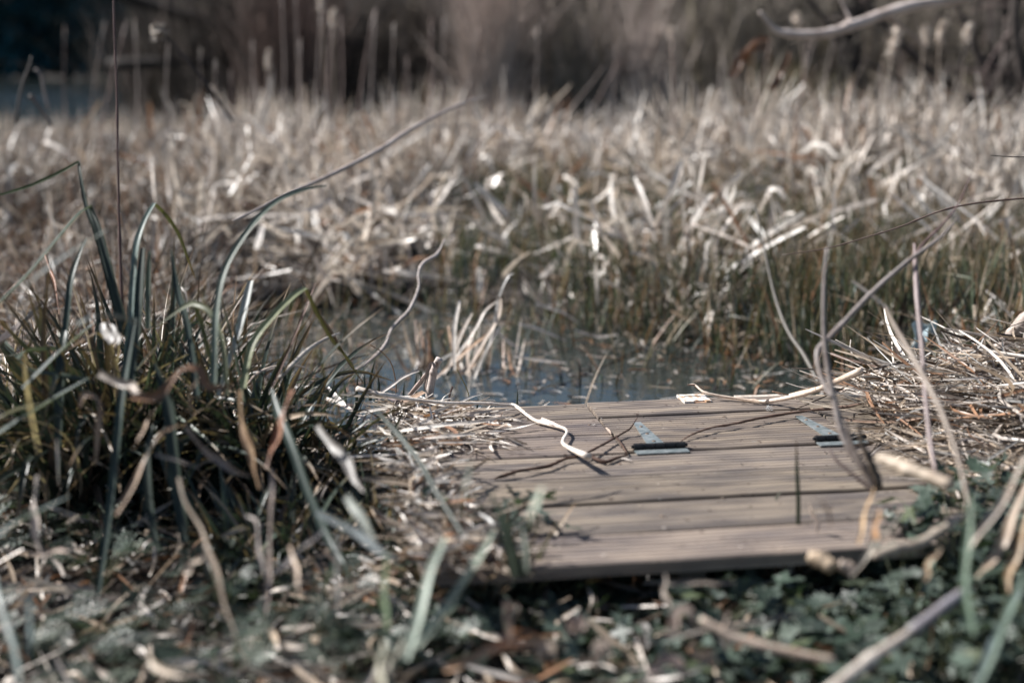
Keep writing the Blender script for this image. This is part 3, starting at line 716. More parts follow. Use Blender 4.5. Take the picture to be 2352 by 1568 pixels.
# thin dark twig crossing under it
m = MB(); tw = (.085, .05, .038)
m.tube(pts_z([(*Z1(200, 925), .004), (*Z1(340, 880), .010), (*Z1(480, 838), .013), (*Z1(750, 795), .010), (*Z1(950, 715), .010), (*Z1(1080, 690), .012), (*Z1(1200, 640), .014), (*Z1(1440, 510), .012), (*Z1(1540, 450), .014), (*Z1(1620, 400), .020), (*Z1(1695, 290), .035)]),
       [.0015, .0042, .003, .0038, .0028, .003, .0026, .0026, .0022, .0018, .0009], tw, seg=7, rough=.1)
m.tube(pts_z([(*Z1(1480, 495), .012), (*Z1(1530, 560), .010), (*Z1(1590, 660), .008)]), [.0024, .002, .0016], tw, seg=6, rough=.12)
m.tube(pts_z([(*Z1(1190, 680), .008), (*Z1(1260, 715), .008), (*Z1(1370, 748), .006), (*Z1(1490, 705), .006), (*Z1(1600, 672), .005)]), [.003, .004, .004, .003, .0016], tw, seg=6, rough=.1)  # dark tube modelled along the cast shadow of the raised reed end
one('twig', 'thin dark forked twig with a modelled shadow curve on the boards beside the left hinge', 'twig', m, M_BARK)
m = MB(); m.tube(pts_z([(*Z3(30, 975), .003), (*Z3(130, 905), .010), (*Z3(240, 855), .012), (*Z3(400, 805), .013), (*Z3(600, 772), .014), (*Z3(900, 708), .014), (*Z3(1250, 652), .013), (*Z3(1480, 625), .014), (*Z3(1750, 600), .022), (*Z3(1950, 560), .035)]),
       [.0008, .0016, .0024, .0022, .0028, .0030, .003, .003, .0034, .003], (.17, .11, .085), seg=7, rough=.08, nodes=(.4, .6, .8))
one('twig', 'long thin brown twig reaching from the straw heap across the hatch', 'twig', m, M_BARK)
# the sunlit reed with its raised end
m = MB()
m.tube(pts_z([(*Z3(140, 362), .034), (*Z3(205, 362), .034), (*Z3(300, 437), .022), (*Z3(450, 475), .015), (*Z3(620, 502), .010), (*Z3(870, 536), .006), (*Z3(1050, 522), .016), (*Z3(1300, 468), .040), (*Z3(1550, 385), .075), (*Z3(1945, 210), .14)]),
       [.0012, .0022, .0028, .0032, .0036, .0046, .0052, .0056, .0062, .0072], (.72, .60, .50), seg=9, rough=.03, nodes=(.25, .55, .8))
m.ribbon(pts_z([(*Z3(615, 486), .020), (*Z3(850, 482), .022), (*Z3(1130, 468), .024)]), [.008, .009, .007], PALE, hint=(0, -.3, 1))
m.ribbon(pts_z([(*Z3(440, 500), .010), (*Z3(700, 528), .007), (*Z3(880, 548), .006)]), [.003, .004, .003], (.5, .38, .28), hint=(0, 0, 1))
m.ribbon(pts_z([(*Z3(1190, 462), .034), (*Z3(1400, 415), .055), (*Z3(1570, 372), .078)]), [.003, .006, .004], (.7, .6, .5))
m.tube(pts_z([(*Z3(130, 362), .034), (*Z3(205, 364), .034)]), [.0014, .002], (.12, .06, .04), seg=6)
one('reed_stalk', 'brightly lit bent reed stem on the far edge of the hatch, one end raised', 'reed stem', m, M_STEM)
m = MB(); m.tube(pts_z([(*Z3(1015, 432), .03), (*Z3(1100, 450), .028), (*Z3(1190, 470), .024)]), [.0014, .0016, .001], (.25, .15, .1), seg=6)
one('twig', 'short dark twig end leaning on the lit reed stem', 'twig', m, M_BARK)
# tuft of white down
m = MB()
for k in range(46):
    c = P(*Z3(975, 615), .006) + rng.normal(0, .004, 3) * [1, 1, .5]
    d = rng.normal(0, 1, 3); d[2] = abs(d[2]) * .6; d /= np.linalg.norm(d)
    m.tube([c, c + d * .005 + [0, 0, .001], c + d * .009], [.0004, .0003, .0001], (.72, .72, .72), seg=4, sub=2)
one('feather_down', 'tiny tuft of white down on the boards of the hatch', 'down', m, M_STRAW)
m = MB(); m.ribbon(pts_z([(*Z1(1365, 392), .006), (*Z1(1390, 420), .007), (*Z1(1415, 455), .005)]), [.004, .007, .004], (.8, .62, .5), hint=(0, 0, 1))
one('straw_scrap', 'small pale scrap of straw in the joint left of the hatch', 'straw', m, M_STRAW)
m = MB(); m.ribbon(pts_z([(*Z1(1510, 712), .004), (*Z1(1580, 722), .006), (*Z1(1640, 738), .004)]), [.003, .006, .003], PALE, hint=(0, 0, 1))
one('straw_scrap', 'small pale scrap of straw left of the left hinge plate', 'straw', m, M_STRAW)
# curled pale leaf and green blade standing in the near gap
U = lambda x, y: ((2500 + x / 1.4712) / 1.7415, (1300 + y / 1.4712) / 1.7415)
m = MB(); m.ribbon([P(*U(1130, 1215), .004), P(*U(1130, 1160), .020), P(*U(1095, 1110), .036), P(*U(1080, 1050), .058)], [.004, .010, .011, .003], (.74, .62, .54), twist=1.0)
one('dead_leaf', 'small curled pale leaf standing on the near boards at the right', 'dead leaf', m, M_STRAW)
b = P(*U(1018, 1172), 0)
m = MB(); m.ribbon([b, b + [-.002, 0, .05], b + [-.006, .002, .10], b + [-.009, .004, .155]], [.008, .0075, .006, .001], GRN, tip=(.2, .11, .07))
one('grass_sprig', 'single green blade standing up through the gap between the near boards', 'grass blade', m, M_GREEN)
m = MB(); m.ribbon([P(*U(885, 1025), .002), P(*U(915, 980), .02)], [.006, .003], (.4, .42, .36))
one('leaf_scrap', 'small pale green scrap sticking up between the near boards', 'leaf', m, M_STRAW)

n = 170; t = rng.uniform(.2, 1.5, n); q = rng.uniform(2.0, 3.02, n); P0 = BV * t[:, None] + DV * q[:, None] + np.array([0, 0, .0025])
tag(blade_obj('crumbs', (P0, rng.uniform(0, 6.28, n), np.full(n, 1.52), np.zeros(n), rng.uniform(.003, .016, n), rng.uniform(.001, .004, n)), pal(n, [DARK, MUD, TAN, PALE, GREY], [.35, .25, .15, .15, .1]), M_STRAW, K=3, fold=.2, azw=rng.normal(0, .8, n)),
    'tiny crumbs of dead plant scattered over the boards', kind='stuff')
# ---- broken stub and leaves at the left end of the far edge
def zb(x, y, k): u, v = Z2(x, y); return Q(u, v, k)
m = MB(); st_c = (.60, .53, .50)
m.tube([zb(1085, 620, 3.24), zb(1095, 500, 3.235), zb(1125, 330, 3.23), zb(1150, 230, 3.225), zb(1200, 140, 3.22)], [.0105, .0100, .0092, .0088, .0092], st_c, seg=12, rough=.03, nodes=(.62,))
m.ribbon([zb(1150, 240, 3.20), zb(1120, 190, 3.20), zb(1075, 260, 3.20), zb(1060, 340, 3.2), zb(1045, 470, 3.2)], [.006, .008, .009, .007, .004], (.42, .33, .29), wavy=.4)
m.ribbon([zb(1160, 235, 3.205), zb(1175, 190, 3.20), zb(1150, 175, 3.20)], [.004, .007, .003], (.35, .27, .24))
o = one('reed_stub', 'stout broken dry reed stub standing up at the far left edge of the boards', 'reed stub', m, M_STEM)
m = MB(); m.tube([zb(880, 520, 3.26), zb(960, 420, 3.25), zb(1050, 300, 3.24)], [.0045, .004, .003], (.50, .40, .36), seg=7, rough=.08)
m.ribbon([zb(900, 530, 3.25), zb(1000, 415, 3.24), zb(1060, 340, 3.23)], [.004, .006, .003], (.55, .46, .42), fold=.4)
one('reed_stub', 'two thin dry strips leaning against the stout reed stub', 'reed stub', m, M_STEM)
m = MB(); m.ribbon([zb(590, 500, 3.18), zb(700, 425, 3.20), zb(800, 350, 3.22), zb(900, 300, 3.24), zb(985, 272, 3.26)], [.010, .0098, .0095, .009, .0095], (.66, .60, .55), fold=.25, hint=(0, -.5, 1))
m.ribbon([zb(975, 272, 3.26), zb(1000, 300, 3.27), zb(1000, 350, 3.28), zb(985, 400, 3.28)], [.0095, .009, .008, .006], (.06, .075, .06))
one('bent_leaf', 'broad pale leaf blade folded over sharply left of the stout stub', 'leaf', m, M_STRAW)
m = MB(); m.ribbon([zb(30, 440, 3.15), zb(110, 540, 3.12), zb(200, 620, 3.10)], [.005, .0125, .010], (.72, .66, .62), hint=(0, -.6, 1))
one('bent_leaf', 'short pale glossy leaf piece among the straw by the left weeds', 'leaf', m, M_STRAW)
m = MB(); m.ribbon([zb(550, 580, 3.12), zb(640, 550, 3.12), zb(720, 575, 3.10), zb(800, 640, 3.09), zb(850, 660, 3.08)], [.004, .018, .018, .010, .004], (.20, .16, .16), fold=.35, hint=(0, -.2, 1))
one('dead_leaf', 'dark curled leaf under the thick end of the long reed stem', 'dead leaf', m, M_STEM)
m = MB(); m.ribbon([zb(760, 610, 3.10), zb(900, 560, 3.10), zb(1040, 490, 3.12)], [.020, .020, .016], (.40, .28, .20), hint=(.3, -.3, 1), fold=.1)
one('dead_leaf', 'flat brown leaf piece lying below the stout stub', 'dead leaf', m, M_STEM)
# upright green spikes of new growth beyond the edge
for (x0, y0, x1, y1, w_, k) in [(475, 520, 530, 130, 15, 3.32), (400, 510, 402, 210, 9, 3.5), (535, 520, 550, 300, 13, 3.3), (215, 560, 192, 370, 14, 3.3), (960, 500, 960, 295, 11, 3.32),
                              (815, 560, 832, 378, 9, 3.3), (1995, 680, 2012, 460, 11, 3.25), (1270, 620, 1272, 490, 6, 3.3), (1585, 620, 1602, 535, 8, 3.25), (330, 620, 345, 300, 14, 3.4), (860, 540, 935, 410, 7, 3.35), (120, 540, 100, 330, 10, 3.35)]:
    m = MB(); a, t_ = zb(x0, y0 + 60, k), zb(x1, y1, k)
    md = (a + t_) / 2 + [rng.normal(0, .003), 0, 0]
    wd = mm(w_ * .22 * 2.2, k)
    m.ribbon([a, md, t_], [wd, wd * .9, wd * .08], [GRN, BLUEG, (.2, .22, .17)][rng.integers(3)], fold=.35, tip=(.16, .17, .12))
    one('green_shoot', 'short pointed green shoot standing beyond the far edge of the boards', 'shoot', m, M_GREEN, 'green shoots beyond the far edge of the boards')
for (pl, w_, col, lab) in [([(470, 0), (590, 70), (690, 190), (738, 380), (740, 500)], 3.4, (.42, .28, .18), 'thin brown arching stem just beyond the left far edge'),
                           ([(1378, 250), (1440, 370), (1490, 480), (1515, 600)], 2.6, (.42, .34, .14), 'thin yellowish blade arching over the far edge right of the stub'),
                           ([(1295, 600), (1305, 520), (1335, 430)], 5, (.30, .20, .17), 'short twisted dark stub right of the stout reed stub'),
                           ([(2290, 620), (2325, 600), (2350, 585)], 4, PALE, 'tiny pale stub poking over the far edge of the boards')]:
    m = MB(); m.ribbon([zb(x, y, 3.3) for x, y in pl], mm(w_ * .9, 3.3), col, fold=.3)
    one('thin_stalk', lab, 'stem', m, M_STRAW)
# bright pieces of leaf in the straw on the left boards
for (pl, wd, col) in [([(940, 900, .006), (950, 830, .03), (985, 740, .055)], [.020, .017, .004], (.78, .68, .62)),
                      ([(650, 720, .03), (760, 800, .02), (900, 850, .012), (1060, 870, .010)], [.003, .010, .008, .010], (.74, .64, .56)),
                      ([(920, 930, .012), (1000, 1010, .015), (1060, 1060, .02), (1160, 1130, .012)], [.006, .014, .009, .015], (.78, .68, .62)),
                      ([(1230, 800, .010), (1310, 830, .008), (1430, 840, .006)], [.004, .012, .010], (.74, .64, .56)),
                      ([(1380, 640, .008), (1480, 690, .010), (1545, 750, .012), (1545, 860, .006)], [.005, .008, .007, .004], (.72, .60, .5)),
                      ([(0, 560, .06), (150, 610, .055), (330, 720, .045), (480, 820, .03), (580, 890, .02)], [.010, .011, .011, .011, .009], (.74, .64, .57)),
                      ([(1030, 800, .008), (1200, 850, .007), (1400, 900, .006), (1520, 930, .005), (1600, 965, .004)], [.004, .007, .009, .007, .003], (.7, .6, .5)),
                      ([(1060, 920, .006), (1250, 925, .008), (1480, 930, .008), (1650, 900, .012), (1800, 870, .010), (1880, 830, .014), (1940, 850, .012), (1960, 890, .005)], [.010, .011, .008, .012, .006, .008, .007, .005], (.66, .56, .46)),
                      ([(850, 1250, .02), (1000, 1180, .018), (1230, 1080, .012)], [.007, .008, .006], (.45, .40, .34)),
                      ([(600, 1050, .035), (850, 1040, .028), (1150, 1030, .022), (1440, 1020, .02)], [.014, .016, .016, .014], (.36, .19, .09)),
                      ([(1440, 1020, .018), (1530, 1025, .014), (1610, 1032, .008)], [.009, .006, .003], (.55, .44, .34)),
                      ([(1000, 740, .02), (1080, 740, .03), (1190, 690, .028)], [.006, .016, .004], (.45, .24, .11)),
                      ([(820, 1290, .02), (900, 1300, .03), (950, 1390, .015)], [.006, .014, .012], (.62, .44, .30)),
                      ([(1560, 1088, .004), (1600, 1095, .008), (1650, 1105, .004)], [.005, .009, .005], (.7, .6, .5))]:
    m = MB(); m.ribbon(pts_z([(*Z2(x, y), z) for x, y, z in pl]), wd, col, hint=(0, -.4, 1), fold=.15, wavy=.3)
    one('dead_leaf', 'sunlit piece of dead reed leaf on the straw left of the bare boards' if col[0] > .5 else 'brown piece of dead reed leaf on the straw left of the bare boards', 'dead leaf', m, M_STRAW, 'pieces of dead leaf on the left straw')
# a few separate long stalks in the right heap
def U4(x, y): return ((3300 + x / 1.96) / 1.7415, (900 + y / 1.96) / 1.7415)
for (pl, w_, k, col, lab) in [
    ([(40, 1010), (150, 1050), (380, 1110), (520, 1160), (700, 1190)], 9, 3.35, (.30, .21, .17), 'stout brown stalk rising from the heap to the left'),
    ([(290, 1135), (420, 1165), (620, 1210), (850, 1240)], 5, 3.3, (.42, .34, .28), 'slim pale brown stalk over the left of the heap'),
    ([(810, 1155), (900, 1075), (1060, 990)], 9, 3.25, (.66, .56, .48), 'pale flat leaf bent upward out of the middle of the heap'),
    ([(1060, 990), (1170, 985), (1295, 995)], 5, 3.25, (.60, .52, .45), 'pale leaf running level above the heap'),
    ([(1295, 995), (1320, 1110), (1355, 1265)], 6, 3.2, (.58, .48, .40), 'pale leaf end hanging down at the right of the heap'),
    ([(100, 1320), (180, 1275), (280, 1250), (430, 1240), (560, 1215)], 5, 3.22, (.42, .35, .30), 'thin knotted pale twig arching out of the heap at its left foot'),
    ([(100, 1430), (300, 1400), (500, 1330), (700, 1280), (830, 1250)], 8, 3.12, (.50, .42, .35), 'long straw lying over the front of the heap'),
    ([(340, 1360), (420, 1260), (500, 1150)], 7, 3.15, (.50, .38, .28), 'short tan straw leaning steeply at the left of the heap'),
    ([(480, 1520), (600, 1420), (720, 1320)], 9, 3.0, (.46, .40, .34), 'thick grey straw slanting over the heap front'),
    ([(360, 1420), (480, 1490), (580, 1560), (640, 1600)], 8, 3.0, (.62, .52, .44), 'pale straw lying towards the viewer on the dark boards'),
    ([(150, 1530), (350, 1545), (560, 1545), (800, 1500)], 7, 2.95, (.34, .24, .18), 'dark brown curved leaf along the boards below the heap'),
    ([(1270, 1380), (1340, 1440), (1440, 1490)], 9, 3.0, (.62, .54, .46), 'pale straw near the right end of the heap'),
    ([(1440, 1490), (1420, 1550), (1395, 1620)], 11, 2.9, (.60, .50, .38), 'short upright tan stub below the right end of the heap'),
    ([(620, 1350), (625, 1200), (630, 1100), (655, 1055)], 4, 3.25, (.5, .42, .36), 'thin upright straw standing in the heap'),
    ([(1095, 1200), (1130, 1130), (1190, 1040), (1210, 1150), (1205, 1260)], 5, 3.25, (.5, .42, .36), 'thin bent straw with a sharp fold above the heap'),
    ([(1095, 1200), (1170, 1290), (1260, 1340)], 7, 3.2, (.66, .56, .48), 'bright short straw at the middle of the heap'),
    ([(800, 1290), (860, 1240), (1100, 1120), (1300, 1040), (1450, 970)], 6, 3.35, (.16, .12, .10), 'dark thin stalk slanting up behind the heap')]:
    m = MB(); m.ribbon([Q(*U4(x, y), k - .012 * i) for i, (x, y) in enumerate(pl)], mm(w_, k), col, fold=.3, wavy=.15, hint=(.2, -.6, 1))
    one('straw_stalk', lab, 'straw', m, M_STEM)
m = MB(); m.tube([Q(*U4(985, 1085), 3.45), Q(*U4(1100, 1065), 3.45), Q(*U4(1260, 1020), 3.45), Q(*U4(1400, 930), 3.42), Q(*U4(1480, 840), 3.4), Q(*U4(1600, 720), 3.38), Q(*U4(1750, 600), 3.35)],
       [.009, .012, .014, .016, .018, .020, .022], (.52, .45, .41), seg=10, rough=.06)
one('fallen_branch', 'smooth bleached branch lying behind the straw heap at the right', 'branch', m, M_STEM)

# ================================================================== THE SEDGE TUSSOCK
def Y3(x, y): return (x * .3418, 344.5 + y * .3418)
def Y4(x, y): return (x * .4875, 804 + y * .4875)
def Y1(x, y): return ((1000 + x / 1.47) / 1.7415, (1300 + y / 1.47) / 1.7415)
def Y7(x, y): return (689 + x * .707, 1091 + y * .707)
def Y0(x, y): return (x, y)
def leafline(f, pl, k0, k1, wd, col, tip=None, fold=.3, wavy=0., hint=(-.65, -.6, .6), root=None, name='blade', mat=None, profile=None):
    n = len(pl); ks = np.linspace(k0, k1, n)
    pts = [Q(*f(x, y), k) for (x, y), k in zip(pl, ks)]
    sc = {Y3: .3418, Y4: .4875, Y1: .39, Y7: .707, Y0: 1.}[f]
    pr = profile or ([.8] + [1.] * (n - 2) + [.25])
    w_ = [mm(wd * sc * p, k) for p, k in zip(pr, ks)]
    m = MB(); m.ribbon(pts, w_, col, fold=fold, wavy=wavy, hint=hint, tip=tip)
    return m.build(name, mat or M_GREEN, root, smooth=True)
tb = P(470, 1130, -.1); tb[2] = float(ground(tb[0], tb[1]))
tus = empty('sedge_tussock', tb, 'big tussock of dark blue-green sedge blades left of the deck', 'sedge')
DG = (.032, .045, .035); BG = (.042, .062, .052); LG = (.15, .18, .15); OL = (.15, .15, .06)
HB = [(Y3, [(830, 1250), (740, 900), (690, 700), (640, 520), (585, 380), (548, 200), (532, 84)], 2.62, 2.74, 42, DG, None, [1, 1, 1, 1, .8, .6, .45]),
      (Y3, [(532, 80), (400, 155), (200, 245), (0, 305), (-80, 330)], 2.74, 2.7, 24, (.075, .10, .045), None, [.8, 1, 1, .7, .4]),
      (Y3, [(880, 1300), (770, 900), (705, 650), (650, 480), (612, 382)], 2.6, 2.68, 48, DG, None, [1, 1, 1, .9, .7]),
      (Y3, [(612, 380), (540, 430), (400, 590), (200, 830), (0, 1030), (-100, 1130)], 2.68, 2.4, 40, LG, None, [.7, 1, 1, 1, .9, .8]),  # lit half past the fold, its light put into the paler colour
      (Y3, [(840, 1600), (880, 1200), (900, 900), (922, 650), (975, 480), (1042, 358)], 2.55, 2.72, 52, (.17, .22, .20), None, [1, 1, 1, .9, .8, .6]),  # lit look of this upright blade put into its paler green
      (Y3, [(1042, 362), (1110, 430), (1200, 560), (1260, 720), (1310, 860)], 2.72, 2.8, 26, OL, (.25, .15, .05), [.9, 1, .9, .6, .2]),
      (Y3, [(880, 1650), (930, 1200), (950, 900), (965, 660)], 2.5, 2.6, 66, DG, None, [1, 1, 1, .5]),
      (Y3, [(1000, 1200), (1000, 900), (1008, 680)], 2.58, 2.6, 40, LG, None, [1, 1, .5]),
      (Y3, [(370, 1650), (440, 1250), (480, 900), (530, 720), (582, 590)], 2.5, 2.65, 52, BG, None, [1, 1, .9, .6, .15]),
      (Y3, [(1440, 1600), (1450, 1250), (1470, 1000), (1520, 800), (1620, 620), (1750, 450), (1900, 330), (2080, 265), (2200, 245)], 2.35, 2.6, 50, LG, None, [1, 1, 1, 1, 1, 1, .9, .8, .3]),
      (Y3, [(1330, 1650), (1300, 1400), (1260, 1150), (1200, 950), (1150, 670)], 2.45, 2.55, 52, BG, None, [1, 1, 1, .9, .2]),
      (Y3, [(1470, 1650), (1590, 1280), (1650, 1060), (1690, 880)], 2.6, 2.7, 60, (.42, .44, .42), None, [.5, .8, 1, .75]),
      (Y3, [(1640, 1600), (1700, 1310), (1850, 1110), (1980, 985), (2062, 930)], 2.45, 2.6, 56, (.26, .28, .17), None, [.8, 1, 1, 1, .7]),
      (Y3, [(2060, 930), (2130, 1080), (2230, 1260), (2340, 1400), (2400, 1500)], 2.6, 2.75, 34, (.14, .13, .06), None, [.9, 1, .9, .6, .2]),
      (Y3, [(1830, 1600), (1960, 1300), (2060, 1050), (2120, 895)], 2.65, 2.75, 16, (.22, .12, .09), None, None),
      (Y3, [(1530, 1650), (1500, 1300), (1420, 1100), (1330, 1040), (1250, 1050), (1060, 1180)], 2.4, 2.5, 40, (.16, .17, .11), None, None),
      (Y3, [(1440, 1500), (1380, 1250), (1330, 1080), (1290, 1020)], 2.5, 2.5, 34, OL, None, None),
      (Y4, [(465, 1150), (505, 880), (540, 600), (570, 300), (600, 80), (640, -150)], 2.2, 2.4, 44, BG, None, [.6, .9, 1, 1, 1, .5]),
      (Y4, [(275, 620), (285, 300), (300, 0), (318, -120)], 2.45, 2.55, 50, DG, None, [.3, 1, 1, .7]),
      (Y4, [(1620, 1000), (1540, 860), (1450, 650), (1380, 450), (1320, 300), (1280, 180)], 2.1, 2.35, 46, BG, None, None),
      (Y1, [(1250, 1230), (1100, 985), (1000, 805), (870, 640), (740, 500)], 2.0, 2.3, 36, DG, None, None),
      (Y4, [(740, 900), (710, 700), (700, 500), (720, 350)], 2.3, 2.4, 40, DG, None, None),
      (Y4, [(880, 900), (850, 700), (820, 450), (800, 250), (730, 60)], 2.3, 2.4, 60, DG, None, None)]
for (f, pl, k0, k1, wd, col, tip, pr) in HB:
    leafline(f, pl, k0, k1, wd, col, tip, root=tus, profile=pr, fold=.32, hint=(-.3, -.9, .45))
for k in range(77):
    an = rng.uniform(0, 6.28); r_ = .15 * math.sqrt(rng.random()); b = tb + [r_ * math.cos(an) + rng.choice([-.16, -.06, .04, .13]), r_ * math.sin(an), -.02]
    Lk = rng.uniform(.25, .55); out = np.array([math.cos(an), math.sin(an), 0]) * rng.uniform(.1, 1.0); pts = [b]
    th = rng.uniform(0, .25); bd = rng.uniform(.05, .5) if rng.random() < .7 else rng.uniform(.6, 1.2); p = b.copy()
    on = out / (np.linalg.norm(out) + 1e-9)
    for q in range(5):
        th += bd * .4 * (.5 + q * .3); p = p + Lk / 5 * (on * math.sin(th) + np.array([0, 0, math.cos(th)])); pts.append(p.copy())
    w_ = rng.uniform(.010, .019)
    col = [DG, BG, (.08, .11, .085), OL, (.25, .17, .11), (.36, .28, .22)][rng.choice(6, p=[.32, .26, .16, .08, .09, .09])]
    m = MB(); m.ribbon(pts, [w_ * .8, w_, w_, w_ * .9, w_ * .6, w_ * .1], col, fold=.32, twist=rng.normal(0, .8), tip=(.22, .14, .08), hint=(rng.normal(0, .5), -1, .4), sub=3, wavy=rng.uniform(0, .35))
    m.build('blade', M_GREEN, tus, smooth=True)

n = 900; an = rng.uniform(0, 6.28, n); rr = .17 * np.sqrt(rng.random(n))
sub = rng.integers(0, 9, n); scx = rng.uniform(-.26, .20, 9); scy = rng.uniform(-.14, .12, 9); sca = rng.uniform(0, 6.28, 9); scl = rng.uniform(.6, 1.15, 9)
rr = rr * .38; fx = tb[0] + rr * np.cos(an) + scx[sub]; fy = tb[1] + rr * np.sin(an) + scy[sub]; an = np.where(rng.random(n) < .6, sca[sub] + rng.normal(0, .8, n), an)
o = blade_obj('fine_leaves', (np.stack([fx, fy, ground(fx, fy) - .01], 1), an + rng.normal(0, .5, n), np.abs(rng.normal(.15, .22, n)), rng.uniform(.1, 1.9, n), rng.uniform(.25, .62, n) * scl[sub], rng.uniform(.004, .017, n)),
              pal(n, [DG, BG, (.09, .115, .085), OLIVE, TAN, (.36, .28, .2), DARK], [.36, .24, .08, .05, .09, .05, .13]), M_GREEN, tus, K=9, fold=.3, twist=rng.normal(0, .6, n), azw=rng.normal(0, .4, n), kpos=rng.uniform(.4, .8, n), kink=np.where(rng.random(n) < .25, 1.3, 0), tipc=(.22, .14, .08))
o['kind'] = 'stuff'
def small_tussock(u, v, n, rx, ry, lab, Lr=(.2, .45)):
    c = P(u, v, -.1); c[2] = float(ground(c[0], c[1])) - .01
    an = rng.uniform(0, 6.28, n); rr = np.sqrt(rng.random(n)); sb_ = rng.integers(0, 5, n); la = rng.uniform(0, 6.28, 5)
    x_ = c[0] + rr * rx * np.cos(an); y_ = c[1] + rr * ry * np.sin(an); an = np.where(rng.random(n) < .5, la[sb_] + rng.normal(0, .7, n), an)
    o = blade_obj('sedge_tussock', (np.stack([x_, y_, ground(x_, y_) - .01], 1), an, np.abs(rng.normal(.18, .25, n)), rng.uniform(.2, 2.0, n), rng.uniform(*Lr, n), rng.uniform(.004, .015, n)),
                  pal(n, [DG, BG, (.08, .105, .08), OLIVE, TAN, (.34, .25, .17), DARK], [.3, .2, .1, .08, .12, .08, .12]), M_GREEN, K=9, fold=.3, twist=rng.normal(0, .6, n), azw=rng.normal(0, .4, n), kpos=rng.uniform(.35, .8, n), kink=np.where(rng.random(n) < .3, 1.3, 0), tipc=(.22, .14, .08), origin=c)
    tag(o, lab, 'sedge')
small_tussock(60, 1090, 330, .10, .09, 'smaller sedge tussock against the left edge of the picture, beside the big one')
small_tussock(760, 1130, 240, .09, .08, 'low sedge tussock between the big tussock and the straw beside the boards', (.12, .28))
small_tussock(620, 1290, 200, .10, .06, 'low dark sedge tussock in front of the big one', (.12, .26))
small_tussock(1120, 1400, 130, .08, .04, 'thin sedge tussock in front of the near left corner of the boards', (.12, .26))
small_tussock(2330, 850, 300, .16, .12, 'tall dark green tussock beyond the straw heap at the right edge', (.25, .5))
small_tussock(2130, 850, 160, .12, .08, 'thin green tussock at the water edge behind the straw heap', (.2, .42))
small_tussock(880, 1240, 170, .08, .06, 'low tussock among straw at the left of the near boards', (.12, .25))
small_tussock(2330, 1240, 170, .08, .08, 'sedge tussock against the right edge of the picture beyond the weeds', (.15, .34))
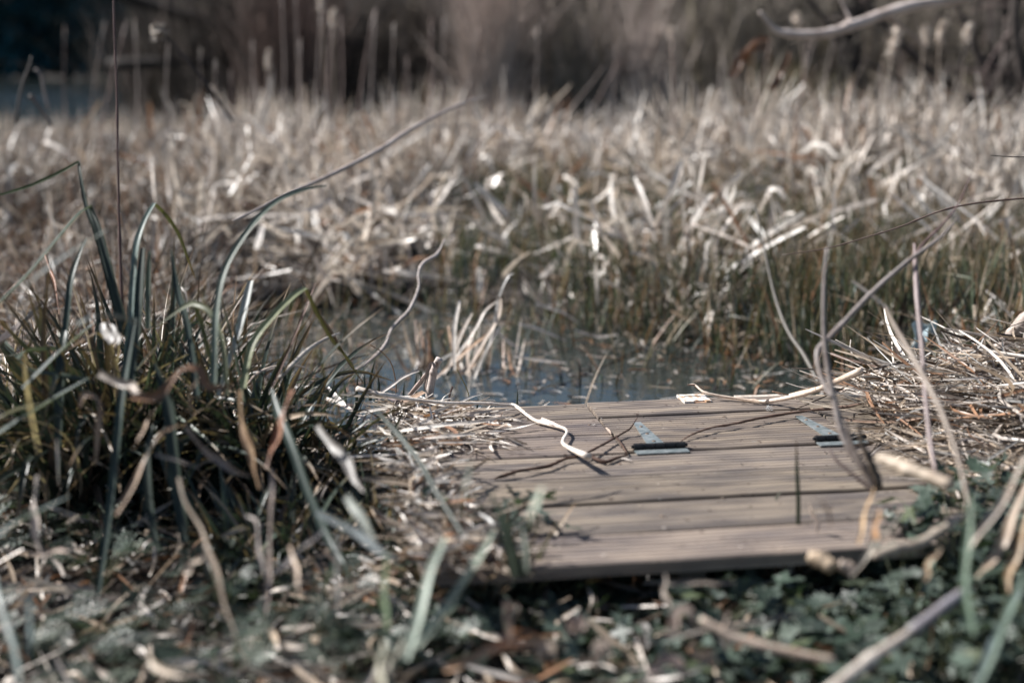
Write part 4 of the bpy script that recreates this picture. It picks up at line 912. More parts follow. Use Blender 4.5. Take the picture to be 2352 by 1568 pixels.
# ---- separate dead leaves, stalks and blades in front of and around the tussock
SEP = [
 (Y3, [(285, 1045), (150, 1180), (0, 1320), (-80, 1400)], 2.75, 2.6, 66, (.42, .38, .36), 'straw_stalk', 'straw', 'stout grey hollow stalk lying towards the left edge of the picture', .5),
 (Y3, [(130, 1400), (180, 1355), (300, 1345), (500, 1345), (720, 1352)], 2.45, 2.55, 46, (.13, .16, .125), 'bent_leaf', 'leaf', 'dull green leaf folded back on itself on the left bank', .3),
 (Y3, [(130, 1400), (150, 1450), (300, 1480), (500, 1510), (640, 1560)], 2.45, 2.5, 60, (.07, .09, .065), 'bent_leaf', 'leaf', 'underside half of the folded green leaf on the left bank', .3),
 (Y3, [(160, 1600), (400, 1370), (550, 1235), (640, 1150)], 2.3, 2.55, 44, (.32, .34, .33), 'grass_sprig', 'grass blade', 'pale grey-green blade slanting up across the left bank', .3),
 (Y3, [(510, 1185), (600, 1130), (750, 1120), (900, 1158), (1000, 1215)], 2.0, 2.1, 44, (.30, .34, .32), 'bent_leaf', 'leaf', 'arched pale blade crossing in front of the tussock', .2),
 (Y3, [(720, 540), (500, 680), (300, 810), (100, 970)], 2.1, 2.0, 30, (.30, .33, .32), 'grass_sprig', 'grass blade', 'blurred pale blade crossing the upper left of the tussock', .2),
 (Y3, [(300, 690), (345, 820), (375, 940), (400, 1100)], 2.9, 2.8, 24, (.26, .11, .05), 'dead_leaf', 'dead leaf', 'narrow rust-red dead leaf left of the tussock', .3),
 (Y3, [(0, 945), (120, 965), (235, 990)], 2.9, 2.9, 10, (.5, .42, .36), 'straw_stalk', 'straw', 'thin pale straw at the left edge above the grey stalk', .3),
 (Y3, [(0, 985), (150, 860), (290, 700)], 2.8, 2.85, 14, (.34, .2, .13), 'straw_stalk', 'straw', 'thin brown straw rising beside the rust-red leaf', .3),
 (Y3, [(760, 1290), (720, 1220), (690, 1160)], 2.4, 2.45, 80, (.33, .32, .31), 'dead_leaf', 'dead leaf', 'short wide pale leaf stub in the heart of the tussock', .2),
 (Y3, [(800, 1300), (790, 1240), (740, 1170)], 2.38, 2.43, 50, (.32, .31, .30), 'dead_leaf', 'dead leaf', 'second pale leaf stub in the heart of the tussock', .2),
 (Y4, [(470, 110), (600, 160), (640, 190), (680, 220)], 2.15, 2.1, 52, (.44, .38, .33), 'dead_leaf', 'dead leaf', 'pale dead leaf end at the left of the curled brown leaf', .3),
 (Y4, [(620, 225), (740, 220), (800, 165), (860, 100), (930, 105), (975, 170), (1090, 172)], 2.1, 2.12, 44, (.28, .155, .09), 'curled_leaf', 'leaf', 'curled orange-brown dead leaf hanging in front of the tussock', .35),
 (Y4, [(900, 290), (900, 200), (930, 140)], 2.1, 2.1, 20, (.5, .34, .22), 'dead_leaf', 'dead leaf', 'thin tan leaf strip hanging below the curled brown leaf', .2),
 (Y4, [(550, 780), (640, 610), (700, 480), (770, 390), (850, 350)], 2.05, 2.15, 34, (.33, .23, .15), 'dead_leaf', 'dead leaf', 'long tan dead leaf arching over the front of the tussock', .3),
 (Y4, [(720, 290), (700, 330), (660, 410), (630, 470)], 2.15, 2.1, 26, (.42, .3, .2), 'dead_leaf', 'dead leaf', 'short tan leaf below the curled brown leaf', .3),
 (Y4, [(880, 360), (980, 480), (1080, 550), (1190, 592)], 2.1, 2.1, 38, (.36, .30, .27), 'dead_leaf', 'dead leaf', 'greyish dead leaf slanting down to the right over the tussock', .3),
 (Y4, [(730, 490), (830, 510), (940, 550)], 2.1, 2.1, 22, (.30, .27, .25), 'dead_leaf', 'dead leaf', 'small grey leaf strip at the dark heart of the tussock', .3),
 (Y4, [(1135, 190), (1150, 380), (1190, 520), (1222, 650)], 2.15, 2.1, 40, (.42, .29, .18), 'dead_leaf', 'dead leaf', 'tan leaf hanging down at the right of the tussock', .3),
 (Y4, [(1385, 190), (1330, 330), (1290, 450), (1260, 560)], 2.15, 2.1, 50, (.30, .125, .055), 'dead_leaf', 'dead leaf', 'rust-orange leaf beside the straw left of the deck', .3),
 (Y4, [(845, 600), (880, 720), (950, 840), (975, 940), (1035, 1050), (1070, 1200), (1110, 1340)], 2.0, 1.85, 26, (.34, .28, .22), 'straw_stalk', 'straw', 'crooked grey-brown stalk running down through the left foreground', .4),
 (Y4, [(1255, 1240), (1275, 1000), (1290, 700), (1285, 560)], 1.95, 2.05, 32, (.38, .32, .29), 'straw_stalk', 'straw', 'upright pinkish stalk in the left foreground', .4),
 (Y4, [(1245, 1060), (1225, 950), (1220, 820), (1160, 780)], 1.95, 2.0, 26, (.46, .42, .40), 'straw_stalk', 'straw', 'pale stalk bent over beside the upright pinkish stalk', .4),
 (Y4, [(1370, 920), (1400, 1030), (1415, 1140)], 1.9, 1.85, 30, (.6, .48, .38), 'dead_leaf', 'dead leaf', 'bright tan leaf stub standing in the left foreground', .3),
 (Y4, [(1300, 1050), (1400, 960), (1530, 840)], 1.9, 1.95, 32, (.33, .31, .31), 'straw_stalk', 'straw', 'grey stalk slanting up to the right in the foreground', .4),
 (Y4, [(1590, 1240), (1595, 1050), (1590, 850)], 1.85, 1.9, 26, (.30, .30, .29), 'straw_stalk', 'straw', 'upright grey stalk left of the near boards', .4),
 (Y1, [(400, 1100), (600, 1200), (720, 1290), (860, 1375)], 1.85, 1.8, 46, (.34, .37, .37), 'grass_sprig', 'grass blade', 'pale blue-grey blade lying across the lower left foreground', .2),
 (Y1, [(570, 1005), (650, 1120), (740, 1265)], 1.9, 1.85, 60, (.36, .38, .34), 'grass_sprig', 'grass blade', 'short broad pale blade left of the near boards', .2),
 (Y1, [(400, 590), (520, 740), (600, 870), (670, 980)], 2.2, 2.05, 60, (.22, .21, .20), 'dead_leaf', 'dead leaf', 'broad grey leaf sloping down from the straw at the left', .3),
 (Y4, [(185, 590), (170, 740), (180, 870), (215, 980)], 2.1, 2.05, 42, (.58, .52, .47), 'dead_leaf', 'dead leaf', 'pale curled leaf hanging at the left edge of the picture', .4),
 (Y4, [(-80, 930), (60, 830), (180, 760), (330, 690)], 1.9, 2.0, 36, (.20, .24, .23), 'grass_sprig', 'grass blade', 'grey-green blade slanting in from the left edge', .3),
 (Y4, [(-60, 430), (100, 330), (260, 230), (420, 130)], 2.2, 2.35, 34, (.28, .31, .29), 'grass_sprig', 'grass blade', 'long pale green blade rising from the left edge', .3),
 (Y4, [(-60, 350), (60, 290), (200, 250)], 2.2, 2.3, 28, (.36, .33, .31), 'grass_sprig', 'grass blade', 'greyer blade just above the long pale one at the left', .3),
 (Y4, [(380, 270), (400, 210), (460, 240), (470, 330), (450, 540)], 2.2, 2.2, 28, (.42, .30, .22), 'dead_leaf', 'dead leaf', 'tan leaf bent like a hairpin left of the tussock', .3),
 (Y4, [(270, 420), (272, 500), (275, 640)], 2.2, 2.2, 18, (.62, .55, .5), 'straw_stalk', 'straw', 'bright thin stalk below the left green blade', .3),
 (Y4, [(170, 960), (260, 955), (360, 935)], 2.0, 2.0, 26, (.62, .5, .42), 'straw_stalk', 'straw', 'short bright straw lying among the feathery weeds', .3),
 (Y4, [(870, 1050), (920, 1010), (960, 970)], 1.95, 1.95, 60, (.56, .48, .40), 'dead_leaf', 'dead leaf', 'short broad pale leaf lying in the left foreground', .3),
 (Y4, [(100, 1560), (60, 1350), (0, 1150), (-40, 1050)], 1.65, 1.8, 40, (.10, .14, .13), 'grass_sprig', 'grass blade', 'dark blue-green blade in the bottom left corner', .3),
 (Y4, [(140, 1450), (145, 1300), (135, 1150)], 1.7, 1.75, 38, (.13, .18, .18), 'grass_sprig', 'grass blade', 'second blue-green blade near the bottom left corner', .3),
 (Y4, [(700, 1400), (760, 1500), (960, 1530)], 1.75, 1.7, 40, (.5, .42, .33), 'dead_leaf', 'dead leaf', 'forked pale straw at the bottom left', .3),
 (Y7, [(350, 600), (400, 410), (440, 290), (475, 200)], 1.68, 1.8, 40, (.30, .35, .29), 'grass_sprig', 'grass blade', 'pale green blade standing at the bottom centre', .3),
 (Y7, [(385, 560), (500, 410), (570, 290), (635, 175)], 1.68, 1.85, 36, (.34, .38, .31), 'grass_sprig', 'grass blade', 'pale green blade leaning right at the bottom centre', .3),
 (Y7, [(285, 500), (280, 380), (278, 250)], 1.75, 1.8, 26, (.16, .21, .12), 'grass_sprig', 'grass blade', 'mid green upright blade left of the two pale ones', .3),
 (Y7, [(262, 720), (262, 620), (272, 535)], 1.56, 1.6, 42, (.56, .55, .44), 'cut_stalk', 'stalk', 'pale yellowish cut stalk at the bottom edge', .4),
 (Y7, [(280, 720), (300, 620), (332, 535)], 1.57, 1.6, 40, (.58, .56, .46), 'cut_stalk', 'stalk', 'second pale cut stalk leaning right at the bottom edge', .4),
 (Y7, [(1080, 552), (1250, 520), (1420, 490), (1620, 450)], 1.8, 1.85, 14, (.36, .32, .28), 'straw_stalk', 'straw', 'thin straight straw lying over the weeds at the bottom', .3),
 (Y7, [(470, 635), (600, 580), (720, 560), (800, 530)], 1.7, 1.75, 40, (.52, .34, .22), 'dead_leaf', 'dead leaf', 'orange-tan dead leaf lying at the bottom centre', .4),
 (Y7, [(640, 560), (700, 520), (780, 520)], 1.75, 1.78, 34, (.40, .2, .1), 'dead_leaf', 'dead leaf', 'rusty dead leaf just above the orange-tan one', .4),
 (Y7, [(1190, 350), (1300, 350), (1410, 345)], 1.95, 1.95, 20, (.34, .30, .26), 'straw_stalk', 'straw', 'straight grey straw under the front board', .3),
 (Y7, [(1200, 430), (1190, 380), (1185, 330)], 1.9, 1.92, 26, (.36, .32, .28), 'dead_leaf', 'dead leaf', 'small upright grey leaf under the front board', .3),
 (Y7, [(790, 40), (765, 100), (738, 160)], 1.65, 1.6, 26, (.40, .42, .34), 'grass_sprig', 'grass blade', 'faint pale blade tip in front of the near boards', .2),
 (Y1, [(1300, 790), (1290, 850), (1275, 935), (1240, 1050)], 1.75, 1.8, 44, (.44, .46, .42), 'grass_sprig', 'grass blade', 'pale blurred blade tip in front of the left boards', .2),
 (Y7, [(2190, 520), (2165, 380), (2175, 200), (2170, 60)], 1.65, 1.75, 26, (.10, .15, .10), 'grass_sprig', 'grass blade', 'upright dark green blade in the right foreground', .3),
 (Y7, [(2200, 690), (2270, 540), (2320, 420), (2350, 300)], 1.6, 1.7, 28, (.15, .20, .16), 'grass_sprig', 'grass blade', 'green blade slanting up near the lower right edge', .3),
 (Y7, [(2190, 700), (2240, 580), (2290, 470), (2340, 380)], 1.75, 1.8, 22, (.20, .24, .27), 'grass_sprig', 'grass blade', 'bluish blade near the lower right corner', .3),
 (Y7, [(2370, 20), (2310, 170), (2240, 290), (2200, 330)], 1.95, 1.9, 32, (.44, .36, .28), 'dead_leaf', 'dead leaf', 'broad pale tan leaf arching down at the right edge', .3),
 (Y7, [(2380, 90), (2350, 200), (2310, 300), (2300, 380)], 1.9, 1.85, 30, (.30, .21, .12), 'dead_leaf', 'dead leaf', 'darker tan leaf behind the broad one at the right edge', .3),
 (Y7, [(2360, -60), (2300, 60), (2200, 200), (2150, 330)], 1.9, 1.8, 26, (.45, .4, .35), 'straw_stalk', 'straw', 'long grey straw slanting down at the right edge', .4),
 (Y7, [(1815, 225), (1840, 130), (1865, 40)], 1.95, 2.05, 16, (.50, .36, .22), 'straw_stalk', 'straw', 'thin tan straw upright at the right of the near boards', .4),
 (Y7, [(1865, 230), (1875, 180), (1880, 110)], 1.95, 2.0, 26, (.34, .2, .10), 'dead_leaf', 'dead leaf', 'narrow brown leaf right of the thin tan straw', .4),
 (Y7, [(1790, 330), (1850, 250), (1900, 190), (1960, 110)], 1.9, 2.0, 18, (.34, .32, .28), 'straw_stalk', 'straw', 'grey straw leaning right over the near right boards', .4),
 (Y7, [(2030, 340), (2050, 290), (2075, 235)], 1.85, 1.85, 26, (.52, .40, .28), 'dead_leaf', 'dead leaf', 'small tan leaf standing among the right hand weeds', .4),
 (Y7, [(1700, 85), (1715, 120), (1730, 165)], 1.9, 1.9, 18, (.40, .30, .23), 'straw_stalk', 'straw', 'faint thin straw in front of the near right boards', .4)]
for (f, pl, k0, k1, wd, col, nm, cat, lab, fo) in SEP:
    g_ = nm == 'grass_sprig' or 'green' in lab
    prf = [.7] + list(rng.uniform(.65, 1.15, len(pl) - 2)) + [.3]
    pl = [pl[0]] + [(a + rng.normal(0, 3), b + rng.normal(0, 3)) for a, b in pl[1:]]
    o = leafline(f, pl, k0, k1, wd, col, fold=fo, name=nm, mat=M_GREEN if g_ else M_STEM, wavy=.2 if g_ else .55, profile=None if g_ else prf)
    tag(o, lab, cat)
# dark grass clump standing in front of the left near boards
gb = Q(*Y7(720, 330), 1.85)
gc = empty('grass_clump', gb, 'dark green grass clump in front of the near left boards', 'grass')
for (pl, wd) in [([(700, 330), (665, 170), (618, 50)], 30), ([(730, 330), (690, 200), (660, 100)], 26), ([(740, 330), (735, 240), (722, 170)], 24), ([(690, 330), (680, 260), (640, 190)], 24), ([(715, 330), (690, 220), (690, 140)], 22), ([(760, 330), (750, 280), (748, 220)], 20)]:
    leafline(Y7, pl, 1.85, 1.86 + rng.uniform(-.04, .04), wd, GRN, root=gc)
# thick pale rods
def rod(pl, ks, r, col, name, lab, cat, f=Y7, mat=None, rough=.06, nodes=(), seg=9):
    m = MB(); m.tube([Q(*f(x, y), k) for (x, y), k in zip(pl, np.linspace(ks[0], ks[1], len(pl)))], r, col, seg=seg, rough=rough, nodes=nodes)
    return one(name, lab, cat, m, mat or M_STEM)
rod([(1300, 465), (1400, 522), (1500, 552), (1620, 580), (1740, 600)], (1.78, 1.74), [.004, .007, .0065, .006, .004], (.56, .46, .38), 'fallen_twig', 'pale brown twig lying over leaves at the bottom', 'twig')
rod([(1390, 560), (1380, 500), (1395, 450)], (1.77, 1.77), [.003, .003, .002], (.4, .33, .28), 'fallen_twig', 'short side twig sticking up from the pale brown twig', 'twig')
rod([(1720, 700), (1850, 600), (1985, 508)], (1.60, 1.72), [.008, .0075, .006], (.62, .56, .50), 'reed_stalk', 'thick pale reed stem rising from the bottom edge at the right', 'reed stem', nodes=(.5,))
rod([(1985, 508), (2100, 420), (2170, 370)], (1.72, 1.8), [.0075, .0075, .007], (.28, .27, .30), 'reed_stalk', 'reed stem coloured grey for shade, continuing up to the right among weeds', 'reed stem')  # upper length of the pale stem, its shade put into the grey
rod([(1880, -60), (1960, -25), (2030, 0), (2115, 35)], (1.98, 1.9), [.006, .0105, .0095, .010], (.52, .44, .35), 'reed_stalk', 'thick cut length of pale reed lying on the green leaves at the right', 'reed stem', nodes=(.45,), rough=.15)
rod([(1860, 262), (1930, 240), (2000, 225), (2080, 180), (2160, 128)], (1.9, 1.95), [.005, .0085, .008, .007, .005], (.42, .37, .31), 'fallen_twig', 'knobbly pale twig lying across the weeds at the right', 'twig', rough=.15)
rod([(1655, 262), (1690, 275), (1735, 298)], (1.95, 1.93), [.008, .011, .009], (.56, .45, .33), 'dead_leaf', 'chunky tan leaf piece under the right front board corner', 'dead leaf', rough=.2)
rod([(1752, 290), (1790, 305), (1800, 315)], (1.93, 1.93), [.007, .009, .005], (.5, .42, .36), 'dead_leaf', 'small pale leaf lump beside the chunky tan piece', 'dead leaf', rough=.2)
for (pl, c) in [([(1200, 520), (1240, 450), (1290, 470)], (.44, .35, .30)), ([(1270, 560), (1320, 590), (1360, 620)], (.48, .38, .3)), ([(1130, 640), (1200, 610), (1260, 650)], (.34, .27, .25)),
                ([(960, 620), (980, 560), (1000, 590)], (.45, .36, .3)), ([(780, 600), (800, 570), (830, 590)], (.52, .42, .34)), ([(680, 470), (690, 420), (685, 560)], (.42, .34, .3)), ([(870, 500), (900, 480), (905, 520)], (.4, .3, .25))]:
    o = leafline(Y7, pl, 1.74, 1.74, 46, c, fold=.5, name='dead_leaf', mat=M_STRAW, wavy=.6, profile=[.5, 1, .4])
    tag(o, 'curled brown dead leaf on the ground at the bottom centre', 'dead leaf', 'curled dead leaves at the bottom centre')

# ================================================================== STEMS ON THE RIGHT
def stem(name, lab, cat, pl, ks, rad, col, grp=None, mat=None, rough=.05, nodes=()):
    m = MB(); m.tube([Q(u, v, k) for (u, v), k in zip(pl, np.linspace(ks[0], ks[1], len(pl)))], rad, col, seg=8, rough=rough, nodes=nodes)
    return one(name, lab, cat, m, mat or M_STEM, grp)
sb = Q(2010, 1130, 2.25); WS = (.34, .28, .27)
ws = empty('woody_plant', sb, 'blurred bare woody stems forking up in front of the right hinge', 'plant')
def wstem(pl, k0, k1, rad, col, rough=.06):
    m = MB(); m.tube([Q(u, v, k) for (u, v), k in zip(pl, np.linspace(k0, k1, len(pl)))], rad, col, seg=8, rough=rough)
    return m.build('stem', M_STEM, ws, smooth=True)
wstem([(2010, 1130), (1990, 1085), (1955, 1039), (1932, 985), (1917, 922), (1904, 860), (1893, 770), (1893, 650), (1898, 570)], 2.25, 2.35, [.0052, .005, .0058, .0062, .0055, .0055, .0046, .0034, .002], (.27, .24, .23))
wstem([(1912, 915), (1888, 870), (1877, 810), (1900, 780), (1943, 735), (2010, 665), (2085, 600), (2160, 545), (2200, 500)], 2.3, 2.5, [.004, .005, .0048, .005, .005, .0045, .004, .003, .0015], (.27, .24, .23))
wstem([(2010, 1130), (1985, 1075), (1965, 1040), (1950, 1000), (1940, 960)], 2.2, 2.25, [.006, .006, .005, .004, .002], (.10, .08, .07), .2)
wstem([(2010, 1130), (1960, 1090), (1925, 1060), (1903, 1030)], 2.25, 2.3, [.004, .003, .003, .0018], (.12, .09, .085), .15)
wstem([(2020, 1120), (2000, 1060), (1980, 1020), (1972, 970)], 2.2, 2.2, [.006, .006, .004, .003], (.09, .07, .055), .25)
wstem([(2095, 600), (2120, 560), (2160, 520), (2200, 470), (2230, 400)], 2.5, 2.6, [.003, .0025, .002, .0014, .0008], (.16, .10, .10))
stem('bare_stalk', 'upright bare stem in front of the right straw heap', 'stem', [(2150, 1090), (2135, 1000), (2125, 900), (2118, 800), (2108, 700), (2103, 620), (2100, 560)], (2.2, 2.5), [.0035, .004, .004, .0042, .0045, .0045, .002], (.30, .24, .24))
stem('bare_stalk', 'pale curved stem crossing the right straw heap', 'stem', [(2230, 1180), (2200, 1050), (2162, 945), (2123, 868), (2085, 800), (2050, 740), (2033, 705)], (1.95, 2.3), [.0032, .0036, .0045, .0048, .0042, .003, .0018], (.30, .25, .21))
stem('bare_stalk', 'blurred grey stalk slanting down to the water right of the middle', 'stem', [(1735, 470), (1755, 570), (1780, 680), (1810, 760), (1850, 820), (1885, 890)], (4.6, 4.1), [.003, .004, .006, .007, .008, .008], (.09, .08, .065))
stem('arching_twig', 'thin dark twig arching in from the right edge over the reeds', 'twig', [(1795, 586), (1900, 570), (1990, 545), (2070, 520), (2150, 488), (2220, 470), (2300, 460), (2400, 452)], (3.0, 3.0), [.0008, .0014, .0016, .0018, .002, .0022, .0022, .0022], (.14, .10, .085), rough=.08, nodes=(.2, .35, .5, .65))
stem('arching_twig', 'hair-thin twig end at the right edge above the arching twig', 'twig', [(2275, 357), (2320, 360), (2400, 362)], (3.0, 3.0), [.001, .0012, .0012], (.10, .08, .07))
stem('tall_stalk', 'tall thin dark stem rising past the top of the picture at the left', 'stem', [(283, 760), (277, 600), (273, 480), (270, 330), (268, 200), (263, 80), (260, -60), (258, -200)], (2.75, 2.75), [.003, .003, .0026, .0024, .0022, .0022, .002, .0018], (.115, .065, .06), nodes=(.2, .5))
stem('pale_stalk', 'long pale stalk arching across the reed bed towards the right', 'stalk', [(535, 508), (650, 452), (780, 392), (870, 345), (940, 300), (1010, 262), (1070, 235), (1115, 222)], (3.8, 5.6), [.003, .0055, .0075, .008, .008, .007, .006, .003], (.50, .43, .40))
stem('crooked_reed', 'crooked pale reed curving up out of the pond left of centre', 'reed', [(800, 860), (850, 828), (885, 792), (902, 752), (940, 712), (962, 660), (961, 630), (973, 604), (1005, 583), (1022, 548)], (3.9, 4.1), [.004, .005, .0055, .0045, .005, .004, .0035, .0055, .005, .0025], (.50, .44, .42), nodes=(.4, .75))
stem('crooked_reed', 'thin brown curled stem hanging over the water left of the stub', 'stem', [(690, 640), (720, 700), (760, 760), (800, 830), (835, 880)], (2.8, 3.0), [.0014, .002, .003, .0024, .001], (.20, .15, .10))
stem('crooked_reed', 'short forked tan stem over the water left of the stub', 'stem', [(640, 870), (700, 810), (745, 780), (780, 765)], (2.7, 2.9), [.004, .0045, .004, .002], (.45, .42, .38))
# bright arched hair-pin straw at the left of the water
stem('bent_straw', 'thin bright straw bent in an arch left of the deck', 'straw', [(566, 885), (590, 858), (630, 842), (680, 840), (705, 848), (725, 865)], (2.75, 2.9), [.001, .0022, .0026, .0024, .002, .001], (.72, .6, .52))
# pale bluish scrap of leaf
m = MB(); m.ribbon([Q(2095, 800, 4.0), Q(2105, 775, 4.0), Q(2125, 755, 4.02), Q(2150, 735, 4.0)], [.02, .05, .05, .012], (.42, .52, .56), fold=.5, wavy=.7)
one('leaf_scrap', 'pale bluish scrap caught among the green shoots at the right', 'leaf', m, M_STRAW)

# dead leaf bundle standing in the water
cb = P(1085, 875, WATER); cl = empty('reed_clump', cb, 'clump of broken pale reed leaves standing in the middle of the pond', 'reed clump')
CL = [([(1045, 850), (1045, 760), (1057, 690)], 17), ([(1030, 850), (1060, 770), (1085, 720)], 15), ([(1070, 860), (1110, 790), (1145, 730), (1150, 690), (1140, 680)], 14), ([(1100, 850), (1130, 770), (1145, 690), (1165, 640), (1180, 628)], 10),
      ([(1000, 870), (1080, 800), (1130, 760)], 13), ([(1090, 870), (1120, 800), (1150, 750)], 12), ([(1020, 860), (1090, 760), (1115, 715), (1145, 690)], 11), ([(1080, 870), (1075, 800), (1100, 740)], 12), ([(950, 880), (1010, 830), (1080, 790)], 12), ([(1060, 860), (1040, 800), (1030, 750)], 10)]
for i, (pl, wd) in enumerate(CL):
    leafline(Y0, pl, 4.25 + .02 * i, 4.25 + .03 * i, wd * .82, [(.7, .65, .60), PINK, (.6, .5, .42), GREY, (.42, .27, .17)][i % 5], root=cl, name='leaf', mat=M_STRAW, fold=.2, profile=[.6] + [1] * (len(pl) - 2) + [.6])
for i in range(44):
    a0 = rng.uniform(940, 1190); m_ = rng.uniform(-60, 60)
    leafline(Y0, [(a0, 885 - rng.uniform(0, 20)), (a0 + m_ * .5, 840), (a0 + m_, 790 - rng.uniform(0, 60))], 4.35 + rng.random() * .3, 4.4 + rng.random() * .3, rng.uniform(5, 12), [PINK, TAN, RUST, DARK, GRN][i % 5], root=cl, name='leaf', mat=M_STRAW, fold=.2)
for (pl, wd, k) in [([(1190, 745), (1240, 760), (1300, 785)], 14, 4.8), ([(1180, 820), (1240, 830), (1300, 835)], 14, 4.4), ([(1230, 700), (1290, 720), (1330, 745)], 13, 5.0), ([(1110, 735), (1170, 790), (1200, 800)], 12, 4.7), ([(1320, 760), (1370, 775), (1420, 770)], 12, 4.9), ([(1200, 640), (1240, 700), (1300, 690)], 12, 5.4)]:
    o = leafline(Y0, pl, k, k + .05, wd, PALE, name='floating_leaf', mat=M_STRAW, profile=[.7, 1, .6], hint=(0, -.3, 1)); tag(o, 'pale dead reed leaf lying on the water behind the clump', 'dead leaf', 'pale dead leaves on the water')

# ================================================================== TALL STALKS ABOVE THE REED BED
STK = [(650, 645, -40, .010), (690, 677, -40, .010), (720, 737, 20, .009), (752, 765, 45, .011), (775, 782, 35, .009), (815, 860, 25, .012), (850, 862, 20, .009), (885, 905, 52, .010), (925, 935, 130, .009), (990, 990, 42, .010),
       (1015, 1021, 38, .010), (614, 615, 120, .010), (383, 386, 100, .008), (310, 309, 45, .007), (200, 240, 50, .008), (225, 292, 48, .010), (492, 494, 140, .008), (540, 530, 160, .008), (575, 580, 90, .008), (692, 690, 90, .010),
       (1045, 1100, 60, .008), (975, 1000, 150, .009), (1543, 1543, 78, .009), (1250, 1390, 150, .011), (1310, 1420, 140, .010), (1700, 1690, 110, .007), (1730, 1770, 90, .007), (1830, 1860, 70, .009), (1860, 1920, 60, .009), (1795, 1870, 90, .011),
       (1900, 1990, 130, .010), (1960, 2090, 150, .010), (1400, 1415, 100, .007), (1640, 1660, 120, .008), (1220, 1235, 60, .008), (1130, 1160, 150, .009), (455, 460, 110, .007), (150, 148, 60, .007), (2300, 2312, 40, .014)]
def ordinal(i):
    tens = {2: 'twenty', 3: 'thirty', 4: 'forty'}; i += 1
    if i < 20: return ORD19[i - 1]
    t, u_ = divmod(i, 10); return (tens[t][:-1] + 'ieth') if u_ == 0 else tens[t] + '-' + ORD19[u_ - 1]
ORD19 = 'first second third fourth fifth sixth seventh eighth ninth tenth eleventh twelfth thirteenth fourteenth fifteenth sixteenth seventeenth eighteenth nineteenth'.split()
for si, (ub, ut, vt, r_) in enumerate(sorted(STK, key=lambda q: q[1])):
    k = rng.uniform(8.2, 10.2); b = P(ub, 330, .0); kb = (b - CAM) @ fw
    kb = k; bot = Q(ub, 340, k); top = Q(ut, vt, k + rng.uniform(-.1, .3)); md = (bot + top) / 2 + rng.normal(0, .012, 3)
    m = MB(); m.tube([bot, md, top], [r_ * .54, r_ * .47, r_ * .36], [(.24, .195, .175), (.32, .265, .24), (.24, .17, .15)][rng.integers(3)], seg=6, rough=.03, sub=3)
    one('tall_reed_stalk', 'tall dry stalk rising above the reed bed, %s from the left' % ordinal(si), 'reed stalk', m, M_STEM, 'tall dry stalks rising above the reed bed')
# cattail heads: fluffy pale seed heads on stalks
def cattail(u, v, h, wd, k, lean, lab):
    base = Q(u - lean * 3 + rng.normal(0, 6), 340, k); root = empty('cattail', base, lab, 'cattail', 'cattails with pale fluffy heads in the reed bed')
    t_ = Q(u, v + h / 2, k); tp = Q(u + lean, v - h / 2, k)
    m = MB(); m.tube([base, (base + t_) / 2 + [.01, 0, 0], t_, tp], [.006, .005, .004, .003], (.33, .27, .22), seg=6); m.build('stalk', M_STEM, root, smooth=True)
    r_ = mm(wd, k) / 2 * .62; m = MB()
    n = 6; ps = [t_ + (tp - t_) * i / n + rng.normal(0, r_ * .25, 3) for i in range(n + 1)]
    m.tube(ps, [r_ * .35] + list(r_ * rng.uniform(.7, 1.15, n - 1)) + [r_ * .3], (.66, .56, .47), seg=10, sub=5, rough=.22)
    c = np.array(ps)
    for q in range(120):
        p = c[rng.integers(len(c))] + rng.normal(0, r_ * .3, 3); d = rng.normal(0, 1, 3); d /= np.linalg.norm(d)
        m.ribbon([p, p + d * r_ * 1.0, p + d * r_ * 2.0 + [0, 0, -r_ * .5]], [.005, .005, .001], (.72, .62, .53), sub=1)
    m.build('seed_head', M_STRAW, root)
cattail(2050, 92, 58, 26, 7.6, 14, 'fluffy pale cattail head, the largest and leftmost of the group at the upper right')
cattail(2122, 80, 34, 22, 8.2, 6, 'fluffy cattail head, second from the left and dullest of the upper right group')
cattail(2158, 70, 40, 20, 7.8, 8, 'fluffy cattail head between the dull one and the rightmost one')
cattail(2219, 75, 38, 22, 7.8, 10, 'fluffy cattail head, rightmost of the upper right group')
cattail(765, 40, 26, 18, 8.6, 0, 'pale round cattail head above the reeds left of the middle')
cattail(738, 8, 26, 16, 9.0, 0, 'pale cattail head at the top edge left of the middle')
cattail(616, 135, 34, 15, 8.6, 0, 'small pale seed head low over the reeds at the left of the middle')
cattail(1543, 76, 18, 18, 9.0, 0, 'small pinkish seed head alone right of the middle')
cattail(1835, 42, 24, 20, 8.4, -8, 'small pale seed head beside the bleached branch')
# rust coloured hanging leaves under the branch
for pl in [[(1680, 180), (1705, 140), (1740, 100), (1770, 90)], [(1770, 210), (1800, 170), (1812, 120)], [(1700, 150), (1730, 120), (1765, 110)]]:
    o = leafline(Y0, pl, 7.4, 7.4, 22, (.16, .085, .05), name='rusty_leaf', mat=M_STRAW, wavy=.5, fold=.4); tag(o, 'rust-brown dead leaf hanging below the bleached branch', 'dead leaf', 'rusty leaves below the bleached branch')
